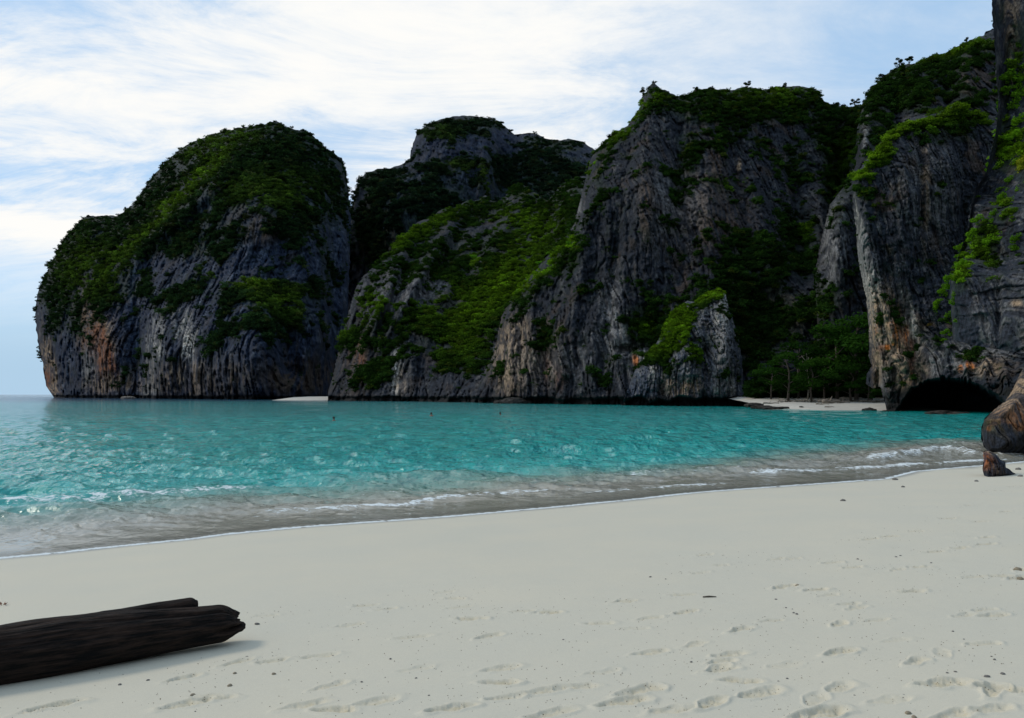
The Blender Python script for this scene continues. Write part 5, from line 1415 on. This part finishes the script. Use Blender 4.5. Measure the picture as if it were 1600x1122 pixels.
pm = [stone_mesh(3 * k, M_STONE, 3) for k in range(3)]; cmh = [stone_mesh(3 * k + 1, M_CLOD, 2) for k in range(3)]
named = [(1317, 781, 4.5, 0, 'pale flat shell-like stone lying alone on the smooth sand'), (1411, 760, 3.5, 0, 'round dark pebble near the water on the right'), (1399, 748, 5, 0, 'pale pebble at the very edge of the water'), (1526, 751, 3.5, 0, 'small stone in front of the small rusty boulder'),
         (1591, 732, 5, 0, 'flat stone right of the small rusty boulder'), (1594, 743, 4, 0, 'stone at the right picture edge below the flat one'), (1542, 1056, 5.5, 0, 'biggest grey pebble in the lower right corner area'), (1567, 1052, 4.5, 0, 'second biggest pebble, right of the biggest one in the lower right'),
         (1493, 1049, 3, 0, 'dark pebble left of the biggest pebble in the lower right'), (1419, 1113, 6, 1, 'brown sand clod at the bottom edge'), (1428, 1119, 5, 1, 'lower brown clod touching the bottom edge'), (1412, 1086, 3.5, 0, 'small dark pebble above the bottom clods'),
         (1016, 901, 2.5, 0, 'tiny dark pebble on smooth sand in mid beach'), (1212, 936, 2.2, 0, 'tiny pebble left of the deep footprints'), (402, 974, 4.5, 0, 'flat dark chip just right of the trunk tip'), (301, 1085, 5, 1, 'clod in front of the trunk'), (359, 1070, 5, 1, 'clod below the trunk tip, beside the footprints'),
         (187, 1069, 3.2, 0, 'small pebble close under the left half of the trunk'), (231, 1062, 3.2, 0, 'small pebble under the middle of the trunk'), (367, 1051, 3.8, 1, 'brown clod left of its twin below the trunk tip'), (428, 1052, 4.2, 1, 'brown clod right of its twin below the trunk tip'), (386, 1026, 3, 0, 'round pebble right under the trunk tip shadow'),
         (1590, 888, 7, 1, 'brown clod at the right picture edge, upper of two'), (1594, 903, 6, 1, 'brown clod at the right picture edge, lower of two'), (1246, 914, 4.5, 1, 'brown clod thrown up beside the deep footprints')]
for i, (px, py, rp, kd, lab) in enumerate(named):
    g_ = ground_at(px, py + rp * 0.4); q = rp * g_.y / F
    o = link('sand_clod' if kd else 'pebble', (cmh if kd else pm)[i % 3], loc=(g_.x, g_.y, g_.z + q * 0.15), label=lab, category='clod' if kd else 'pebble')
    q *= 0.85; o.scale = (q, q * 0.9, q); o.rotation_euler.z = i * 1.1
extra = [(1411, 1090), (1216, 1065), (1230, 1061), (1506, 999), (1489, 987), (1476, 964), (1549, 1026), (1554, 1031), (1285, 1035), (1335, 1087), (1349, 1083), (670, 1087), (565, 1066), (305, 1112), (1407, 869), (1259, 897), (1213, 937), (1480, 1052), (1570, 1090), (1240, 958), (1238, 952), (1228, 950),
         (1245, 960), (1392, 969), (1340, 874), (1346, 876), (1455, 880), (1400, 871), (520, 1025), (650, 1060), (745, 1010), (880, 1000), (1080, 1035), (1040, 905), (610, 1030), (560, 1000)]
for i, (px, py) in enumerate(extra):
    g_ = ground_at(px, py); q = (1.0 + (i * 7 % 5) * 0.25) * g_.y / F
    o = link('pebble', pm[i % 3], loc=(g_.x, g_.y, g_.z + q * .3), label='tiny dark pebble scattered on the trampled sand', category='pebble', group='tiny pebbles scattered on the sand')
    o.scale = (q, q, q)
# twig
g_ = ground_at(1108, 934); b = MB(); b.tube([(-0.06, 0, 0.008), (0, 0.004, 0.012), (0.07, 0, 0.01)], [0.006, 0.008, 0.004], 6)
link('twig', b.mesh('twig', M_BARK), loc=tuple(g_), label='short dark twig lying on the sand in mid beach', category='twig')
g_ = ground_at(3, 946); b = MB()
for k in range(7): a = k * 0.9; b.add([(0.03 * math.cos(a), 0.02 * math.sin(a), 0.01), (0.06 * math.cos(a + .4), 0.04 * math.sin(a + .4), 0.035), (0.045 * math.cos(a + .9), 0.05 * math.sin(a + .9), 0.008)], [(0, 1, 2)])
link('dead_leaf', b.mesh('dead_leaf', plain_mat('dead_leaf', (0.18, 0.07, 0.04), 0.8), False), loc=tuple(g_), label='crumpled reddish dead leaf behind the trunk at the left edge', category='leaf')
# thin grass stem leaning on the trunk, seen behind it
# grit
rg = np.random.default_rng(9); Vs = []; Qs = []
fpc = [ground_at(x, y) for (x, y, s_, a, d_) in FP]
for k in range(2600):
    c = fpc[rg.integers(len(fpc))]
    sp = rg.choice([0.12, 0.5], p=[0.6, 0.4])
    X = c.x + rg.normal() * sp * 1.5; Y = c.y + rg.normal() * sp
    if Y < 2: continue
    q = rg.uniform(0.0015, 0.0042) * (1 + 0.10 * Y) * 0.7
    z = float(sand_base(np.array([X]), np.array([Y]))[0]) + q * 0.3
    o_ = len(Vs)
    Vs += [(X - q, Y, z), (X, Y - q, z), (X + q, Y, z), (X, Y + q, z), (X, Y, z + q), (X, Y, z - q)]
    for a, b_ in ((0, 1), (1, 2), (2, 3), (3, 0)):
        Qs.append((o_ + a, o_ + b_, o_ + 4)); Qs.append((o_ + b_, o_ + a, o_ + 5))
link('sand_grit', mesh_np('sand_grit', np.array(Vs), np.array(Qs), plain_mat('grit', (0.17, 0.135, 0.09), 0.9, 20, 0.5), False), kind='stuff', label='fine brown crumbs of damp sand around the footprints', category='grit')

# ------------------------------------------------------------------ swimmers
M_SKIN = plain_mat('skin', (0.28, 0.14, 0.09), 0.6); M_HAIR = plain_mat('hair', (0.015, 0.012, 0.01), 0.5)
M_RED = plain_mat('red_swimwear', (0.45, 0.03, 0.02), 0.6); M_BLUE = plain_mat('blue_swimwear', (0.02, 0.05, 0.25), 0.6)


def swimmer(px, py, Y, col_, lab, rz):
    root = bpy.data.objects.new('person', None); COL.objects.link(root)
    root.location = ((px - 800) * Y / F, Y, 0.02); root.rotation_euler.z = rz; root['label'] = lab; root['category'] = 'person'
    me = bpy.data.meshes.new('body')
    pts = [(0, 0, -0.15), (0, 0, 0.0), (0, 0, 0.09), (0, 0.02, 0.19), (0, 0.03, 0.30), (0, 0, 0.38), (-0.18, 0, 0.02), (-0.34, -0.12, -0.06), (0.18, 0, 0.02), (0.34, -0.12, -0.06), (0, -0.02, -0.5)]
    ed = [(0, 1), (1, 2), (2, 3), (3, 4), (4, 5), (1, 6), (6, 7), (1, 8), (8, 9), (0, 10)]
    me.from_pydata(pts, ed, []); me.update()
    o = link('body', me, root)
    me.materials.append(M_SKIN)
    sk = o.modifiers.new('skin', 'SKIN')
    rad = [0.15, 0.13, 0.055, 0.085, 0.105, 0.07, 0.075, 0.045, 0.075, 0.045, 0.12]
    for v, q in zip(me.skin_vertices[0].data, rad): v.radius = (q, q * 0.9)
    me.skin_vertices[0].data[0].use_root = True
    sb = o.modifiers.new('sub', 'SUBSURF'); sb.levels = 2; sb.render_levels = 2
    b = MB(); b.tube([(0, 0.05, 0.24), (0, 0.05, 0.33), (0, 0.02, 0.41), (0, 0.0, 0.44)], [0.10, 0.118, 0.095, 0.03], 12)
    link('hair', b.mesh('hair', M_HAIR), root)
    b = MB(); b.tube([(0, 0, -0.2), (0, 0, -0.02), (0, 0, 0.035)], [0.175, 0.165, 0.13], 14, 0.9)
    link('swim_vest', b.mesh('swim_vest', col_), root)


swimmer(674, 650, 97, M_RED, 'swimmer in a red vest with head above water below the green slope', 0.4)
swimmer(782, 650, 98, M_BLUE, 'dark swimmer in the water below the left end of the central wall', 2.0)
swimmer(522, 659, 78, M_BLUE, 'swimmer furthest left, alone in the water in front of the gap', 1.0)
